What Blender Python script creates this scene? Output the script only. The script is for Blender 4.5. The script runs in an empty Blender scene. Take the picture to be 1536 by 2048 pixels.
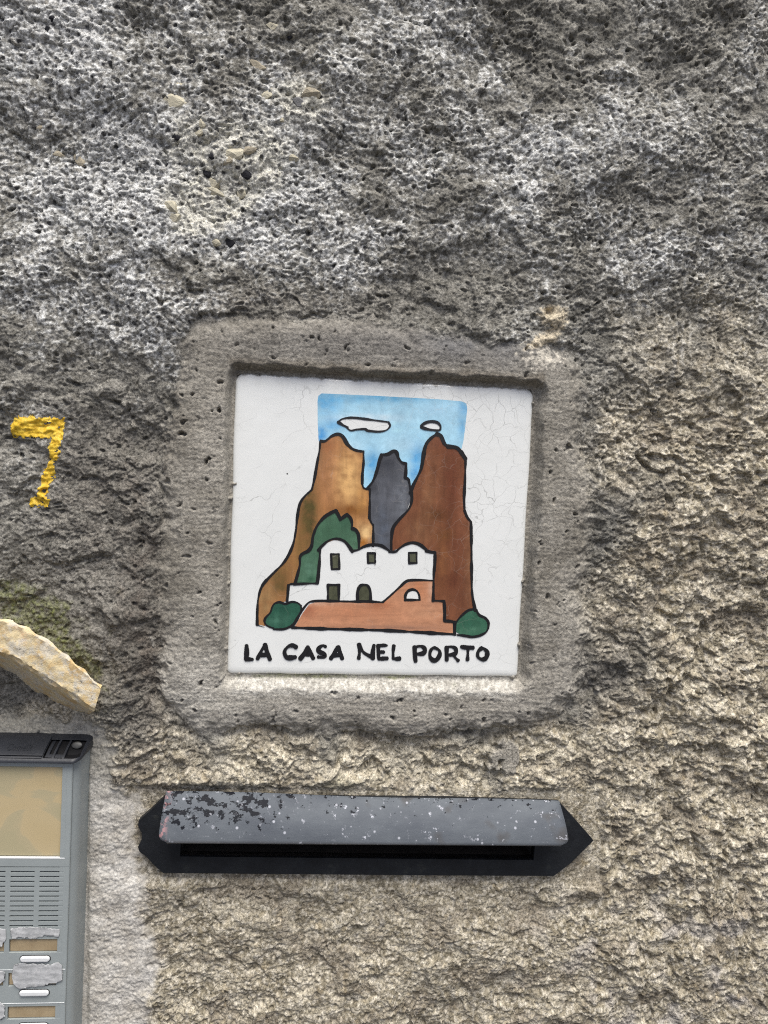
import bpy, bmesh, math, random
import numpy as np
from mathutils import Matrix, Vector
from mathutils.geometry import delaunay_2d_cdt

random.seed(7)
SC = bpy.context.scene
COL = SC.collection
Z0 = 1.45                      # height of the ceramic tile's centre above the ground

# ------------------------------------------------------------------ camera
R = np.array([[0.99410134, -0.09956231, 0.04301009],
              [0.03505107, -0.08035356, -0.99614995],
              [0.102635, 0.99178155, -0.07638982]])        # rows: right, down, forward
CAM = np.array([-0.04900543, -0.48540919, 0.04986529])     # in wall coordinates (tile centre = origin)
FPX = 1450.0
cam_d = bpy.data.cameras.new('camera')
cam_d.sensor_fit = 'VERTICAL'; cam_d.sensor_height = 36.0; cam_d.lens = FPX / 2048 * 36.0
cam_d.clip_start = 0.01; cam_d.clip_end = 500
cam = bpy.data.objects.new('camera', cam_d); COL.objects.link(cam)
m = Matrix.Identity(4)
for i in range(3):
    m[i][0] = R[0][i]; m[i][1] = -R[1][i]; m[i][2] = -R[2][i]
    m[i][3] = CAM[i] + (Z0 if i == 2 else 0)
cam.matrix_world = m
SC.camera = cam

# ------------------------------------------------------------------ sky, sun, exposure
SUN_EL, SUN_AZ = math.radians(66), math.radians(10)        # azimuth measured from straight out of the wall (-y) towards +x
world = bpy.data.worlds.new('World'); SC.world = world; world.use_nodes = True
nt = world.node_tree; nt.nodes.clear()
sky = nt.nodes.new('ShaderNodeTexSky'); sky.sky_type = 'NISHITA'; sky.sun_disc = False
sky.sun_elevation = SUN_EL; sky.sun_rotation = math.pi - SUN_AZ
sky.air_density = 0.40; sky.dust_density = 2.7; sky.ozone_density = 0.0
bg = nt.nodes.new('ShaderNodeBackground'); bg.inputs['Strength'].default_value = 0.07
wo = nt.nodes.new('ShaderNodeOutputWorld')
nt.links.new(sky.outputs[0], bg.inputs[0]); nt.links.new(bg.outputs[0], wo.inputs[0])
sun_d = bpy.data.lights.new('sun', 'SUN'); sun_d.energy = 1.5; sun_d.angle = math.radians(40)
sun_d.color = (1.0, 0.99, 0.955)
sun = bpy.data.objects.new('sun', sun_d); COL.objects.link(sun)
sd = Vector((math.cos(SUN_EL) * math.sin(SUN_AZ), -math.cos(SUN_EL) * math.cos(SUN_AZ), math.sin(SUN_EL)))
sun.rotation_euler = sd.to_track_quat('Z', 'Y').to_euler(); sun.location = (0, -3, 6)
SC.view_settings.view_transform = 'Standard'; SC.view_settings.look = 'None'
SC.view_settings.gamma = 1.0; SC.view_settings.use_curve_mapping = False
SC.view_settings.exposure = 1.36
SC.cycles.use_denoising = False
SC.cycles.pixel_filter_type = 'BLACKMAN_HARRIS'; SC.cycles.filter_width = 1.1

# ------------------------------------------------------------------ helpers
def un(px, py, d=0.0):
    """photo pixel -> (x, z) on the plane y = d of the wall frame"""
    D = R.T @ np.array([(px - 768) / FPX, (py - 1024) / FPX, 1.0])
    t = (d - CAM[1]) / D[1]
    p = CAM + t * D
    return float(p[0]), float(p[2])

def lin(r, g, b):
    f = lambda c: (c / 255) / 12.92 if c / 255 <= .04045 else ((c / 255 + .055) / 1.055) ** 2.4
    return np.array([f(r), f(g), f(b)])

_perm = {}
def perlin(x, y, seed=0):
    if seed not in _perm:
        rs = np.random.RandomState(seed + 11)
        p = rs.permutation(256); a = rs.rand(256) * 2 * np.pi
        _perm[seed] = (np.concatenate([p, p]).astype(np.int32), np.cos(a).astype(np.float32), np.sin(a).astype(np.float32))
    p, gx, gy = _perm[seed]
    x = np.asarray(x, np.float32); y = np.asarray(y, np.float32)
    xi = np.floor(x).astype(np.int32); yi = np.floor(y).astype(np.int32)
    xf = x - xi; yf = y - yi; xi &= 255; yi &= 255
    u = xf * xf * xf * (xf * (xf * 6 - 15) + 10); v = yf * yf * yf * (yf * (yf * 6 - 15) + 10)
    def g(ix, iy, dx, dy):
        h = p[(p[ix & 255] + iy) & 255]
        return gx[h] * dx + gy[h] * dy
    a = g(xi, yi, xf, yf); b = g(xi + 1, yi, xf - 1, yf)
    c = g(xi, yi + 1, xf, yf - 1); d = g(xi + 1, yi + 1, xf - 1, yf - 1)
    return ((a + u * (b - a)) + v * ((c + u * (d - c)) - (a + u * (b - a)))) * 1.5

def fbm(x, y, o=3, seed=0, gain=.5):
    s = 0; a = 1
    for k in range(o):
        s = s + a * perlin(x, y, seed + k); x = x * 2.03 + 5.1; y = y * 2.03 + 1.7; a *= gain
    return s

def ridged(x, y, seed=0):
    return 1 - 2 * np.abs(perlin(x, y, seed))

def worley(x, y, seed=0):
    """distance to the nearest jittered cell point and that cell's random number"""
    rs = np.random.RandomState(seed + 101)
    N = 128
    jx = rs.rand(N, N).astype(np.float32); jy = rs.rand(N, N).astype(np.float32); jr = rs.rand(N, N).astype(np.float32)
    xi = np.floor(x).astype(np.int32); yi = np.floor(y).astype(np.int32)
    best = np.full(x.shape, 9., np.float32); rid = np.zeros(x.shape, np.float32)
    for dx in (-1, 0, 1):
        for dy in (-1, 0, 1):
            cx = xi + dx; cy = yi + dy
            ax = jx[cx % N, cy % N]; ay = jy[cx % N, cy % N]
            d = (cx + ax - x) ** 2 + (cy + ay - y) ** 2
            k = d < best
            best = np.where(k, d, best); rid = np.where(k, jr[cx % N, cy % N], rid)
    return np.sqrt(best), rid

def sstep(a, b, x):
    t = np.clip((x - a) / (b - a), 0, 1)
    return t * t * (3 - 2 * t)

def sdf_poly(px, py, poly):
    """signed distance (inside positive) of points to a polygon, all in photo pixels"""
    d = np.full(px.shape, 1e12, np.float32); inside = np.zeros(px.shape, bool)
    n = len(poly)
    for i in range(n):
        ax, ay = poly[i]; bx, by = poly[(i + 1) % n]
        ex, ey = bx - ax, by - ay
        wx = px - ax; wy = py - ay
        t = np.clip((wx * ex + wy * ey) / (ex * ex + ey * ey + 1e-9), 0, 1)
        d = np.minimum(d, (wx - ex * t) ** 2 + (wy - ey * t) ** 2)
        c = ((ay > py) != (by > py)) & (px < (bx - ax) * (py - ay) / ((by - ay) + 1e-9) + ax)
        inside ^= c
    d = np.sqrt(d)
    return np.where(inside, d, -d)

def catmull(pts, closed=False, n=6):
    P = [np.array(p, float) for p in pts]
    out = []
    N = len(P); segs = N if closed else N - 1
    for i in range(segs):
        p1 = P[i]; p2 = P[(i + 1) % N]
        p0 = P[i - 1] if (closed or i > 0) else 2 * p1 - p2
        p3 = P[(i + 2) % N] if (closed or i + 2 < N) else 2 * p2 - p1
        for k in range(n):
            t = k / n
            out.append(.5 * ((2 * p1) + (-p0 + p2) * t + (2 * p0 - 5 * p1 + 4 * p2 - p3) * t * t + (-p0 + 3 * p1 - 3 * p2 + p3) * t ** 3))
    if not closed: out.append(P[-1])
    return out

def link(o, parent=None):
    COL.objects.link(o)
    if parent is not None: o.parent = parent
    return o

def obj(name, bm_or_me, mat, parent=None, smooth=False):
    if isinstance(bm_or_me, bmesh.types.BMesh):
        me = bpy.data.meshes.new(name); bm_or_me.to_mesh(me); bm_or_me.free()
    else: me = bm_or_me
    if mat: me.materials.append(mat)
    if smooth: me.polygons.foreach_set('use_smooth', [True] * len(me.polygons))
    o = bpy.data.objects.new(name, me)
    return link(o, parent)

def empty(name, loc, roty=0):
    o = bpy.data.objects.new(name, None); o.empty_display_size = .02
    o.location = loc; o.rotation_euler = (0, roty, 0)
    return link(o)

def tag(o, label, cat, group=None):
    o['label'] = label; o['category'] = cat
    if group: o['group'] = group
    return o

def box(bm, x0, x1, y0, y1, z0, z1, bevel=0, seg=2):
    vs = [bm.verts.new(p) for p in [(x0, y0, z0), (x1, y0, z0), (x1, y1, z0), (x0, y1, z0), (x0, y0, z1), (x1, y0, z1), (x1, y1, z1), (x0, y1, z1)]]
    fs = [bm.faces.new([vs[i] for i in f]) for f in [(0, 1, 5, 4), (1, 2, 6, 5), (2, 3, 7, 6), (3, 0, 4, 7), (4, 5, 6, 7), (3, 2, 1, 0)]]
    if bevel:
        es = list({e for f in fs for e in f.edges})
        bmesh.ops.bevel(bm, geom=es, offset=bevel, segments=seg, affect='EDGES', profile=.5)

# ------------------------------------------------------------------ materials
def nodes(mat):
    mat.use_nodes = True
    t = mat.node_tree; t.nodes.clear()
    o = t.nodes.new('ShaderNodeOutputMaterial'); b = t.nodes.new('ShaderNodeBsdfPrincipled')
    t.links.new(b.outputs[0], o.inputs[0])
    return t, b

def N(t, kind, **kw):
    n = t.nodes.new(kind)
    for k, v in kw.items():
        if k.startswith('i_'):
            key = k[2:]; key = int(key) if key.isdigit() else key
            n.inputs[key].default_value = v
        else: setattr(n, k, v)
    return n

def noise(t, vec, scale, detail=4, rough=.6, dist=0):
    n = N(t, 'ShaderNodeTexNoise'); n.inputs['Scale'].default_value = scale; n.inputs['Detail'].default_value = detail
    n.inputs['Roughness'].default_value = rough; n.inputs['Distortion'].default_value = dist
    if vec is not None: t.links.new(vec, n.inputs['Vector'])
    return n.outputs['Fac']

def ramp(t, fac, stops):
    r = N(t, 'ShaderNodeValToRGB')
    e = r.color_ramp.elements
    while len(e) < len(stops): e.new(.5)
    for el, (p, c) in zip(e, stops):
        el.position = p; el.color = (*c, 1) if len(c) == 3 else c
    t.links.new(fac, r.inputs[0])
    return r.outputs[0]

def math_(t, op, a, b=None, clamp=False):
    n = N(t, 'ShaderNodeMath', operation=op, use_clamp=clamp)
    for i, v in enumerate((a, b)):
        if v is None: continue
        if isinstance(v, (int, float)): n.inputs[i].default_value = v
        else: t.links.new(v, n.inputs[i])
    return n.outputs[0]

def mix(t, fac, a, b, blend='MIX'):
    n = N(t, 'ShaderNodeMix', data_type='RGBA', blend_type=blend)
    for i, v in ((0, fac), (6, a), (7, b)):
        if isinstance(v, (int, float)): n.inputs[i].default_value = v
        elif isinstance(v, (tuple, list, np.ndarray)): n.inputs[i].default_value = (*[float(q) for q in v[:3]], 1)
        else: t.links.new(v, n.inputs[i])
    return n.outputs[2]

def objcoord(t):
    return N(t, 'ShaderNodeTexCoord').outputs['Object']

def scaled(t, vec, s):
    n = N(t, 'ShaderNodeMapping'); n.inputs['Scale'].default_value = s
    t.links.new(vec, n.inputs[0]); return n.outputs[0]

def bump(t, b, h, dist, strength=1):
    n = N(t, 'ShaderNodeBump'); n.inputs['Distance'].default_value = dist; n.inputs['Strength'].default_value = strength
    t.links.new(h, n.inputs['Height']); t.links.new(n.outputs[0], b.inputs['Normal'])

def mat_render(name, fine=1.0, bmp=.0005, wide=0):
    """rough mineral surface whose colour comes from the painted attribute 'Col'"""
    mt = bpy.data.materials.new(name); t, b = nodes(mt)
    a = N(t, 'ShaderNodeAttribute', attribute_name='Col')
    oc = objcoord(t)
    n1 = noise(t, oc, 620, 2, .6); n2 = noise(t, oc, 1500, 2, .7)
    v = math_(t, 'ADD', math_(t, 'MULTIPLY', math_(t, 'SUBTRACT', n1, .5), 2.6 * fine), math_(t, 'MULTIPLY', math_(t, 'SUBTRACT', n2, .5), 2.2 * fine))
    v = math_(t, 'MINIMUM', math_(t, 'MAXIMUM', math_(t, 'ADD', v, 1), .3), 2.0)
    c = mix(t, 1.0, a.outputs['Color'], v, 'MULTIPLY')
    t.links.new(c, b.inputs['Base Color'])
    b.inputs['Roughness'].default_value = .95; b.inputs['Specular IOR Level'].default_value = .15
    hh = math_(t, 'ADD', n1, math_(t, 'MULTIPLY', n2, .6))
    if wide: hh = math_(t, 'ADD', math_(t, 'MULTIPLY', hh, bmp / wide), noise(t, oc, 150, 6, .72))
    bump(t, b, hh, wide or bmp)
    return mt

def mat_simple(name, rgb, rough=.5, spec=.5, var=.15, nscale=200, bmp=0, metallic=0):
    mt = bpy.data.materials.new(name); t, b = nodes(mt)
    oc = objcoord(t); n = noise(t, oc, nscale, 5, .6)
    c = mix(t, 1.0, rgb, ramp(t, n, [(.25, (1 - var,) * 3), (.75, (1 + var,) * 3)]), 'MULTIPLY')
    t.links.new(c, b.inputs['Base Color'])
    b.inputs['Roughness'].default_value = rough; b.inputs['Specular IOR Level'].default_value = spec; b.inputs['Metallic'].default_value = metallic
    if bmp: bump(t, b, noise(t, oc, nscale * 6, 3), bmp)
    return mt

MAT_WALL = mat_render('rough_cast_render')
MAT_FAR = mat_render('rough_cast_render_coarse', 1.0, .0005, .004)
MAT_MORTAR = mat_render('sand_mortar', .6, .0005)
MAT_PLASTER = mat_render('pale_plaster', .55, .0003)
MAT_STONE = mat_render('aggregate_stone', .5, .0003)

# ================================================================== THE WALL
STEP = 0.00066
def relief(xs, zs, rim=False):
    """relief and colour of the wall over a net of points; the same wall at any fineness"""
    dx = np.gradient(xs); dz = np.gradient(zs)
    X, Zg = np.meshgrid(xs, zs)                                   # rows = z
    res = np.maximum(*np.meshgrid(dx, dz)).astype(np.float32)     # local spacing
    hf = np.clip(STEP * 2.2 / res, 0, 1).astype(np.float32)       # fades fine relief where the mesh is coarse
    X = X.astype(np.float32); Zg = Zg.astype(np.float32)
    x = X * 1000; z = Zg * 1000                                    # millimetres
    # the place each vertex has in the photograph (used to copy stains and outlines to where they are)
    dxw = X - CAM[0]; dzw = Zg - CAM[2]; dyw = -CAM[1]
    den = R[2, 0] * dxw + R[2, 1] * dyw + R[2, 2] * dzw
    den = np.maximum(den, .15)
    PX = (768 + FPX * (R[0, 0] * dxw + R[0, 1] * dyw + R[0, 2] * dzw) / den).astype(np.float32)
    PY = (1024 + FPX * (R[1, 0] * dxw + R[1, 1] * dyw + R[1, 2] * dzw) / den).astype(np.float32)
    def blob(cx, cy, rx, ry=None, rot=0):
        ry = ry or rx
        a = math.radians(rot); u = (PX - cx) * math.cos(a) + (PY - cy) * math.sin(a); v = -(PX - cx) * math.sin(a) + (PY - cy) * math.cos(a)
        return np.exp(-((u / rx) ** 2 + (v / ry) ** 2))

    # --- outlines of the worked areas
    MORTAR = [(372, 668), (410, 640), (470, 632), (560, 640), (640, 634), (740, 650), (860, 668), (960, 690), (1060, 688), (1130, 700), (1160, 760),
              (1160, 860), (1172, 980), (1178, 1080), (1170, 1150), (1150, 1180), (1175, 1260), (1168, 1330), (1150, 1390), (1100, 1430), (1010, 1452), (930, 1460),
              (860, 1470), (760, 1462), (640, 1455), (520, 1448), (440, 1462), (400, 1462), (362, 1420), (326, 1390), (322, 1320), (328, 1240), (330, 1190),
              (322, 1130), (334, 1060), (330, 960), (334, 860), (350, 770)]
    PLASTER = [(-330, 2420), (-390, 2300), (-340, 2150), (-410, 1980), (-360, 1800), (-400, 1620), (-330, 1480), (-230, 1430), (-100, 1418), (60, 1425), (150, 1425), (205, 1440), (238, 1490), (246, 1560), (290, 1600), (276, 1650), (280, 1700), (300, 1760), (290, 1830), (325, 1900),
               (322, 1960), (300, 2000), (312, 2060), (280, 2200), (300, 2330), (220, 2440), (20, 2470), (-200, 2440)]
    SEVEN = [(u / 7.68, 800 + v / 7.68) for u, v in [(190, 260), (480, 240), (850, 270), (985, 270), (998, 350), (990, 520), (960, 640), (930, 760), (925, 850),
             (850, 980), (850, 1080), (820, 1200), (775, 1330), (735, 1480), (790, 1570), (740, 1640), (430, 1640), (450, 1520), (560, 1480), (610, 1330), (620, 1210),
             (680, 1060), (740, 960), (780, 850), (750, 740), (800, 650), (780, 590), (690, 580), (560, 590), (400, 570), (270, 580), (160, 610), (160, 470), (165, 400)]]
    wob = fbm(x / 8, z / 8, 3, 40)
    s_mort = sdf_poly(PX, PY, MORTAR) + wob * 9 + fbm(x / 40, z / 40, 2, 90) * 10
    s_plas = sdf_poly(PX, PY, PLASTER) + wob * 16
    s_seven = sdf_poly(PX, PY, SEVEN) + fbm(x / 2.4, z / 2.4, 2, 44) * 5.0 - 1
    k_mort = sstep(-4, 10, s_mort)
    softright = sstep(900, 1200, PX) * .3                           # the surround melts into the wall on its right
    k_soft = sstep(-12 - 40 * softright, 12 + 60 * softright, s_mort)
    k_plas = sstep(-10, 25, s_plas)

    # --- relief of the thrown render (mm)
    wx = perlin(x / 11, z / 11, 1) * .5 + perlin(x / 70, z / 70, 33) * 1.2; wz = perlin(x / 11, z / 11, 2) * .5 + perlin(x / 70, z / 70, 34) * 1.2
    rgh = np.clip(.62 + .75 * fbm(x / 48, z / 40, 3, 35), .08, 1.3)   # some places are rubbed smooth, others are open and crumbly
    lumpy = sstep(1080, 1300, PX + 60 * perlin(x / 50, z / 50, 36)) * sstep(640, 900, PY) * sstep(2100, 1850, PY)
    lumpy = np.maximum(lumpy, .75 * sstep(1430, 1500, PY) * sstep(1600, 1540, PY))
    coarse = fbm(x / 120, z / 95, 3, 3) * 6.0
    ledge = ridged(x / 24 + wx, z / 18 + wz, 6)
    lump = fbm(x / 14 + wx, z / 11 + wz, 3, 8)
    mid = ridged(x / 7.5 + wx, z / 6.5 + wz, 9)
    fine = perlin(x / 3.2, z / 2.6, 10) ; grain = perlin(x / 1.7, z / 1.6, 12)
    f1, rid = worley(x / 5.5 + wx, z / 5.0 + wz, 5)
    pit = sstep(.30, .08, f1 / (.45 + rid * .9)) * (rid > .55)
    f2, rid2 = worley(x / 2.6, z / 2.5, 6)
    pit2 = sstep(.34, .10, f2) * (rid2 > .6)
    mid2 = ridged(x / 4.2 + wx * 2, z / 3.4 + wz * 2, 13)
    h_med = .8 * ledge + 1.4 * lump + .5 * mid * hf * rgh + lumpy * (1.7 * fbm(x / 15 + wx * .6, z / 13 + wz * .6, 2, 37) + .25 * ledge + 1.5 * (np.sqrt(np.clip(1 - (f1 / .7) ** 2, 0, 1)) * (.4 + .8 * rid) - .5))
    dome = np.sqrt(np.clip(1 - (f2 / .62) ** 2, 0, 1)) * (.5 + .8 * rid2)
    h_fine = (.9 * (dome - .5) * (.35 + .65 * lumpy) + .45 * mid2 + (.5 * fine) + .0 * grain) * hf * rgh + .8 * grain * hf * (.55 + .45 * rgh) - (2.4 * pit * (rid > .84) + 1.1 * pit2 * rgh * (rid2 > .75)) * hf
    # beige lower right is lumpier, plaster just under the letter slot is worked flatter
    flat = np.maximum(.6 * blob(640, 1850, 330, 130), .35 * blob(300, 620, 250, 200))
    f4, rid4 = worley(x / 26 + wx, z / 24 + wz, 15)
    cav = sstep(.34, .05, f4 / (.5 + rid4)) * (rid4 > .4)           # larger cavities where a stone has dropped out
    step_ = sstep(-.15, .15, fbm(x / 55, z / 42, 3, 16)) * 2.4       # broken scales of the second throw
    h_wall = step_ - 3.0 * cav * (.35 + .65 * lumpy) + coarse + h_med * (1 - .65 * flat) * (1 + .35 * lumpy) + h_fine * (1 - .4 * flat)
    # --- relief of the trowelled surround and the plaster round the intercom
    sand = perlin(x / 1.5, z / 1.5, 20) * .24 * hf + perlin(x / 3.5, z / 3.0, 21) * .16 * hf + fbm(x / 16, z / 12, 3, 22) * .35 - pit2 * .45 * hf * (rid2 > .90) - pit * .5 * hf * (rid > .96)
    trowel = perlin(x / 16, z / 2.2, 23) * .25
    h_m = 2.6 + 5.0 * (1 - (1 - np.clip(s_mort / 42, 0, 1)) ** 2) + fbm(x / 45, z / 45, 2, 25) * 1.1 + sand + trowel
    h_m = h_m - 2.5 * softright * (1 - sstep(0, 70, s_mort))
    h_p = 1.8 + fbm(x / 30, z / 22, 3, 27) * 1.2 + sand * 1.1 + perlin(x / 5, z / 4, 28) * .22 * hf + (grain * .25 + fine * .2) * hf
    h = h_wall * (1 - k_soft) + h_m * k_soft
    # groove where the trowelled edge stops against the rough wall on the left and below
    h = h - 2.6 * np.exp(-((s_mort + 8) / 6) ** 2) * (1 - softright * 2) * np.clip(.6 + .9 * perlin(x / 25, z / 25, 38), 0, 1.3)
    h = h * (1 - k_plas) + (h_p + .10 * h_wall) * k_plas
    # bed of the ceramic tile: slopes of the surround down to the glazed face
    tx, tz = np.abs(x), np.abs(z)
    wfil = np.where(z > tx, 5.6, np.where(-z > tx, 9.0, np.where(x > 0, 7.5, 5.0)))
    wfil = wfil * (1 + .3 * fbm(x / 16, z / 16, 2, 30))
    dtile = np.maximum(tx - 100.4, tz - 100.4)
    cornerd = np.hypot(np.maximum(tx - 97, 0), np.maximum(tz - 97, 0)) - 3.4
    dtile = np.where((tx > 97) & (tz > 97), cornerd, dtile)
    k_bed = 1 - sstep(.2, 1, dtile / wfil) ** .8
    h = h * (1 - k_bed) + (-.6 + .35 * sand + .3 * fine * hf) * k_bed
    h = np.where(dtile < -1.5, -6, h)
    # broken plug in the render near the surround's upper right corner, small smear of mortar, bed under the letter slot and the intercom
    h += 5.5 * blob(1105, 632, 24, 20) - 9 * blob(1098, 624, 9, 8) + 3 * blob(1085, 680, 38, 12, -25)
    k_smear = sstep(.35, .6, blob(1015, 1512, 30, 40, 25) + .55 * wob)
    h = h * (1 - k_smear) + (2.8 + sand * .6 + .3 * coarse) * k_smear
    k_slot = sstep(14, -6, np.maximum(np.abs((PX - 730)) - 470, np.abs(PY - 1668 - (PX - 730) * .012) - 92))
    h = h * (1 - .8 * k_slot) + (-.5 * k_slot)
    k_ic = sstep(6, -6, np.maximum(PX - 178, 1475 - PY))
    h = h * (1 - k_ic) + (-.5 + .3 * sand) * k_ic
    h = np.where((s_plas > 5) & (PX < 180), np.minimum(h, 2.5), h)

    # --- colours of the mineral itself, with light and shade painted on the tile bed
    def mixc(c, k, col):
        k = np.clip(k, 0, 1)[..., None]
        return c * (1 - k) + np.asarray(col, np.float32) * k
    nA = fbm(x / 60, z / 60, 4, 50); nB = fbm(x / 12, z / 10, 3, 54); nC = fbm(x / 3.2, z / 2.8, 3, 58); nD = fbm(x / 200, z / 200, 3, 62)
    nE = fbm(x / 25, z / 25, 3, 66)
    grey = mixc(np.zeros((*x.shape, 3), np.float32) + np.array([.132, .125, .106], np.float32), .5 + .5 * nB + .35 * nC + .3 * nA, (.295, .282, .245))
    beige = mixc(np.zeros((*x.shape, 3), np.float32) + np.array([.24, .208, .146], np.float32), .5 + .6 * nB + .4 * nC + .4 * nE, (.48, .43, .325))
    edge = PY + 150 * nA + 40 * nE
    kb = np.maximum(sstep(1390, 1530, edge), sstep(1120, 1330, PX + 110 * nA + 40 * nE) * sstep(500, 840, PY + 110 * nD + 70 * nE))
    C = grey * (1 - kb[..., None]) + beige * kb[..., None]
    # brown damp stains beside the surround, around the intercom and low on the left
    brown = .5 * blob(230, 1180, 160, 260) + .85 * blob(300, 1280, 60, 230) + .6 * blob(1215, 1330, 60, 150) + .5 * blob(200, 930, 140, 160) + .45 * blob(1300, 880, 130, 90, -20) + .55 * blob(290, 1530, 60, 70) + .4 * blob(1420, 1180, 120, 60) + .4 * blob(300, 1800, 50, 120) + .5 * blob(560, 600, 260, 40)
    C = mixc(C, brown * (.62 + .5 * nB), (.125, .108, .088))
    # pale greyish-white lichen crusts on the upper wall: patches broken into flecks
    lich = .24 + .42 * nA + .55 * blob(450, 320, 260, 170) + .3 * blob(1000, 300, 200, 90) + .3 * nE + .75 * blob(110, 90, 200, 130) + .5 * blob(150, 400, 190, 120) + .5 * blob(330, 330, 300, 130, 20) + .45 * blob(250, 620, 200, 110) + .35 * blob(1330, 520, 240, 90, 30) + .3 * blob(930, 90, 260, 90) + .3 * blob(560, 470, 260, 110) - .55 * blob(200, 950, 260, 200) - .3 * blob(1200, 60, 200, 120) - .4 * blob(760, 600, 300, 60)
    lich = np.clip(lich, 0, 1.2) * (1 - kb) * (1 - k_soft) * sstep(1250, 700, PY)
    fleck = sstep(.05, .55, nC * 1.1 + .35 * mid + .35 * mid2 - .3 + .25 * lump + .65 * (lich - .4))
    C = mixc(C, lich * fleck * 1.0, (.68, .68, .645))
    C = mixc(C, np.clip(lich - .3, 0, 1) * (.75 + .4 * nC), (.46, .455, .43))
    # pale flecks of worn binder on the beige part
    fl2 = sstep(.2, .75, nC * 1.0 + .25 * mid + .25 * mid2 + .2 * lump)
    C = mixc(C, kb * fl2 * .55, (.60, .55, .45))
    C = mixc(C, kb * sstep(.05, .5, fbm(x / 35, z / 22, 3, 75)) * .55, (.20, .168, .125))
    C = mixc(C, kb * .5 * sstep(.1, .7, nE) * sstep(1650, 1900, PY) * sstep(900, 1300, PX), (.36, .34, .33))
    C = mixc(C, .55 * (blob(800, 1520, 420, 45) * (.7 + .6 * nB)), (.66, .60, .46))
    # ochre flecks
    C = mixc(C, kb * sstep(.55, .9, fbm(x / 9, z / 8, 2, 71)) * .25, (.46, .36, .20))
    # bare aggregate in the upper left: cream binder showing
    bare = sstep(.35, .8, blob(470, 320, 150, 110, 30) + blob(610, 190, 70, 60) * .8 + blob(400, 420, 90, 60) * .7 + .35 * nE)
    C = mixc(C, bare * (.6 + .5 * nC), (.56, .535, .44))
    # small black specks, stronger in lichened and bare areas
    f3, r3 = worley(x / 7, z / 7, 9)
    C = mixc(C, ((f3 < .10 + .10 * r3) & (r3 > .35)) * (.85 * np.clip(.25 + lich + .5 * bare + .25 * nD, 0, 1)) * (1 - k_soft), (.022, .022, .026))
    # mortar and plaster colours
    mort = mixc(np.zeros((*x.shape, 3), np.float32) + np.array([.202, .185, .152], np.float32), .5 + .55 * nE + .3 * nC + .3 * nA, (.338, .314, .265))
    mort = mixc(mort, .9 * sstep(1200, 1420, PY) * (.6 + .3 * nE), (.37, .345, .295))
    mort = mixc(mort, .8 * blob(390, 1390, 110, 110) * (.8 + .4 * nE), (.42, .40, .35))
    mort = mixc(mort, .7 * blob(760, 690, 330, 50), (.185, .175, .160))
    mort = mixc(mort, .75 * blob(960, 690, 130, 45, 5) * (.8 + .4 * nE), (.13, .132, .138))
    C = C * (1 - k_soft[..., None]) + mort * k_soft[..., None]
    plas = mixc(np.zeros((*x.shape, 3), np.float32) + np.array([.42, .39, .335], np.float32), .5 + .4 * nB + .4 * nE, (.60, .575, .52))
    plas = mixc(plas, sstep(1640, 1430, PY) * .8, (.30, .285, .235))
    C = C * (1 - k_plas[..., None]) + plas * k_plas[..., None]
    C = mixc(C, k_smear * .8, (.30, .28, .24))
    # ceramic tile's bed: lit lower ledge painted pale, shaded top lip painted dark
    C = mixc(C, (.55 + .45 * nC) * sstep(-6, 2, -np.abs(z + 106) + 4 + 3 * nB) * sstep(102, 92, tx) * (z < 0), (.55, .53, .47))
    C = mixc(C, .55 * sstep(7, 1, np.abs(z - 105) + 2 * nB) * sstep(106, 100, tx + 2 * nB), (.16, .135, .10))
    # cream crust on the broken plug
    C = mixc(C, .9 * sstep(.3, .6, blob(1105, 632, 30, 22) + blob(1080, 682, 45, 14, -25) * .9 + .3 * nC), (.50, .43, .31))
    C = mixc(C, .9 * sstep(.45, .8, blob(1080, 720, 50, 30) * .9 + .5 * nC), (.52, .48, .40))
    # moss
    moss = sstep(.30, .75, 1.0 * blob(60, 1215, 110, 50, 30) + .95 * blob(130, 1300, 110, 36, 38) + .45 * nB + .15 * nE)
    moss = np.maximum(moss * (PY > 1100) * (PY < 1420) * (PX < 260), sstep(.3, .8, blob(600, 1352, 130, 6) + blob(800, 1354, 40, 5) + .4 * nB) * (np.abs(PY - 1354) < 22))
    moss = np.maximum(moss, .4 * sstep(.3, .9, blob(680, 1565, 60, 18) + .4 * nB))
    C = mixc(C, moss * (.5 + .45 * nC), (.105, .115, .030))
    C = np.clip(C * (1 + .10 * nC[..., None]), .012, .8)
    h += .5 * lich * fleck * hf + .6 * moss * np.clip(nC, 0, 1)

    # crests hang slightly over, as thrown render does
    side = perlin(x / 4, z / 4, 31) * .7 * hf + perlin(x / 12, z / 12, 32) * .8
    rough_k = (1 - k_soft * .85) * (1 - k_plas * .8) * (1 - k_bed)
    VX = X + side * rough_k / 1000
    VZ = Zg - (.16 * (h - coarse) * rough_k) / 1000 * np.clip(hf * 1.2, 0, 1)
    VY = -h / 1000
    if rim:                                                       # the wall is a thick body: its borders turn back
        for sl in ((0, slice(None)), (-1, slice(None)), (slice(None), 0), (slice(None), -1)):
            VY[sl] = .45
        VX[:, 0] = xs[1]; VX[:, -1] = xs[-2]; VZ[0] = zs[1]; VZ[-1] = zs[-2]

    V = np.stack([VX, VY, VZ + Z0], -1).reshape(-1, 3).astype(np.float32)
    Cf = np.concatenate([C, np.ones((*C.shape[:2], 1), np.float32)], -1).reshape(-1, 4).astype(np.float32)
    idx = np.arange(len(xs) * len(zs)).reshape(len(zs), len(xs))
    Q = np.stack([idx[:-1, :-1], idx[:-1, 1:], idx[1:, 1:], idx[1:, :-1]], -1).reshape(-1, 4)
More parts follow.
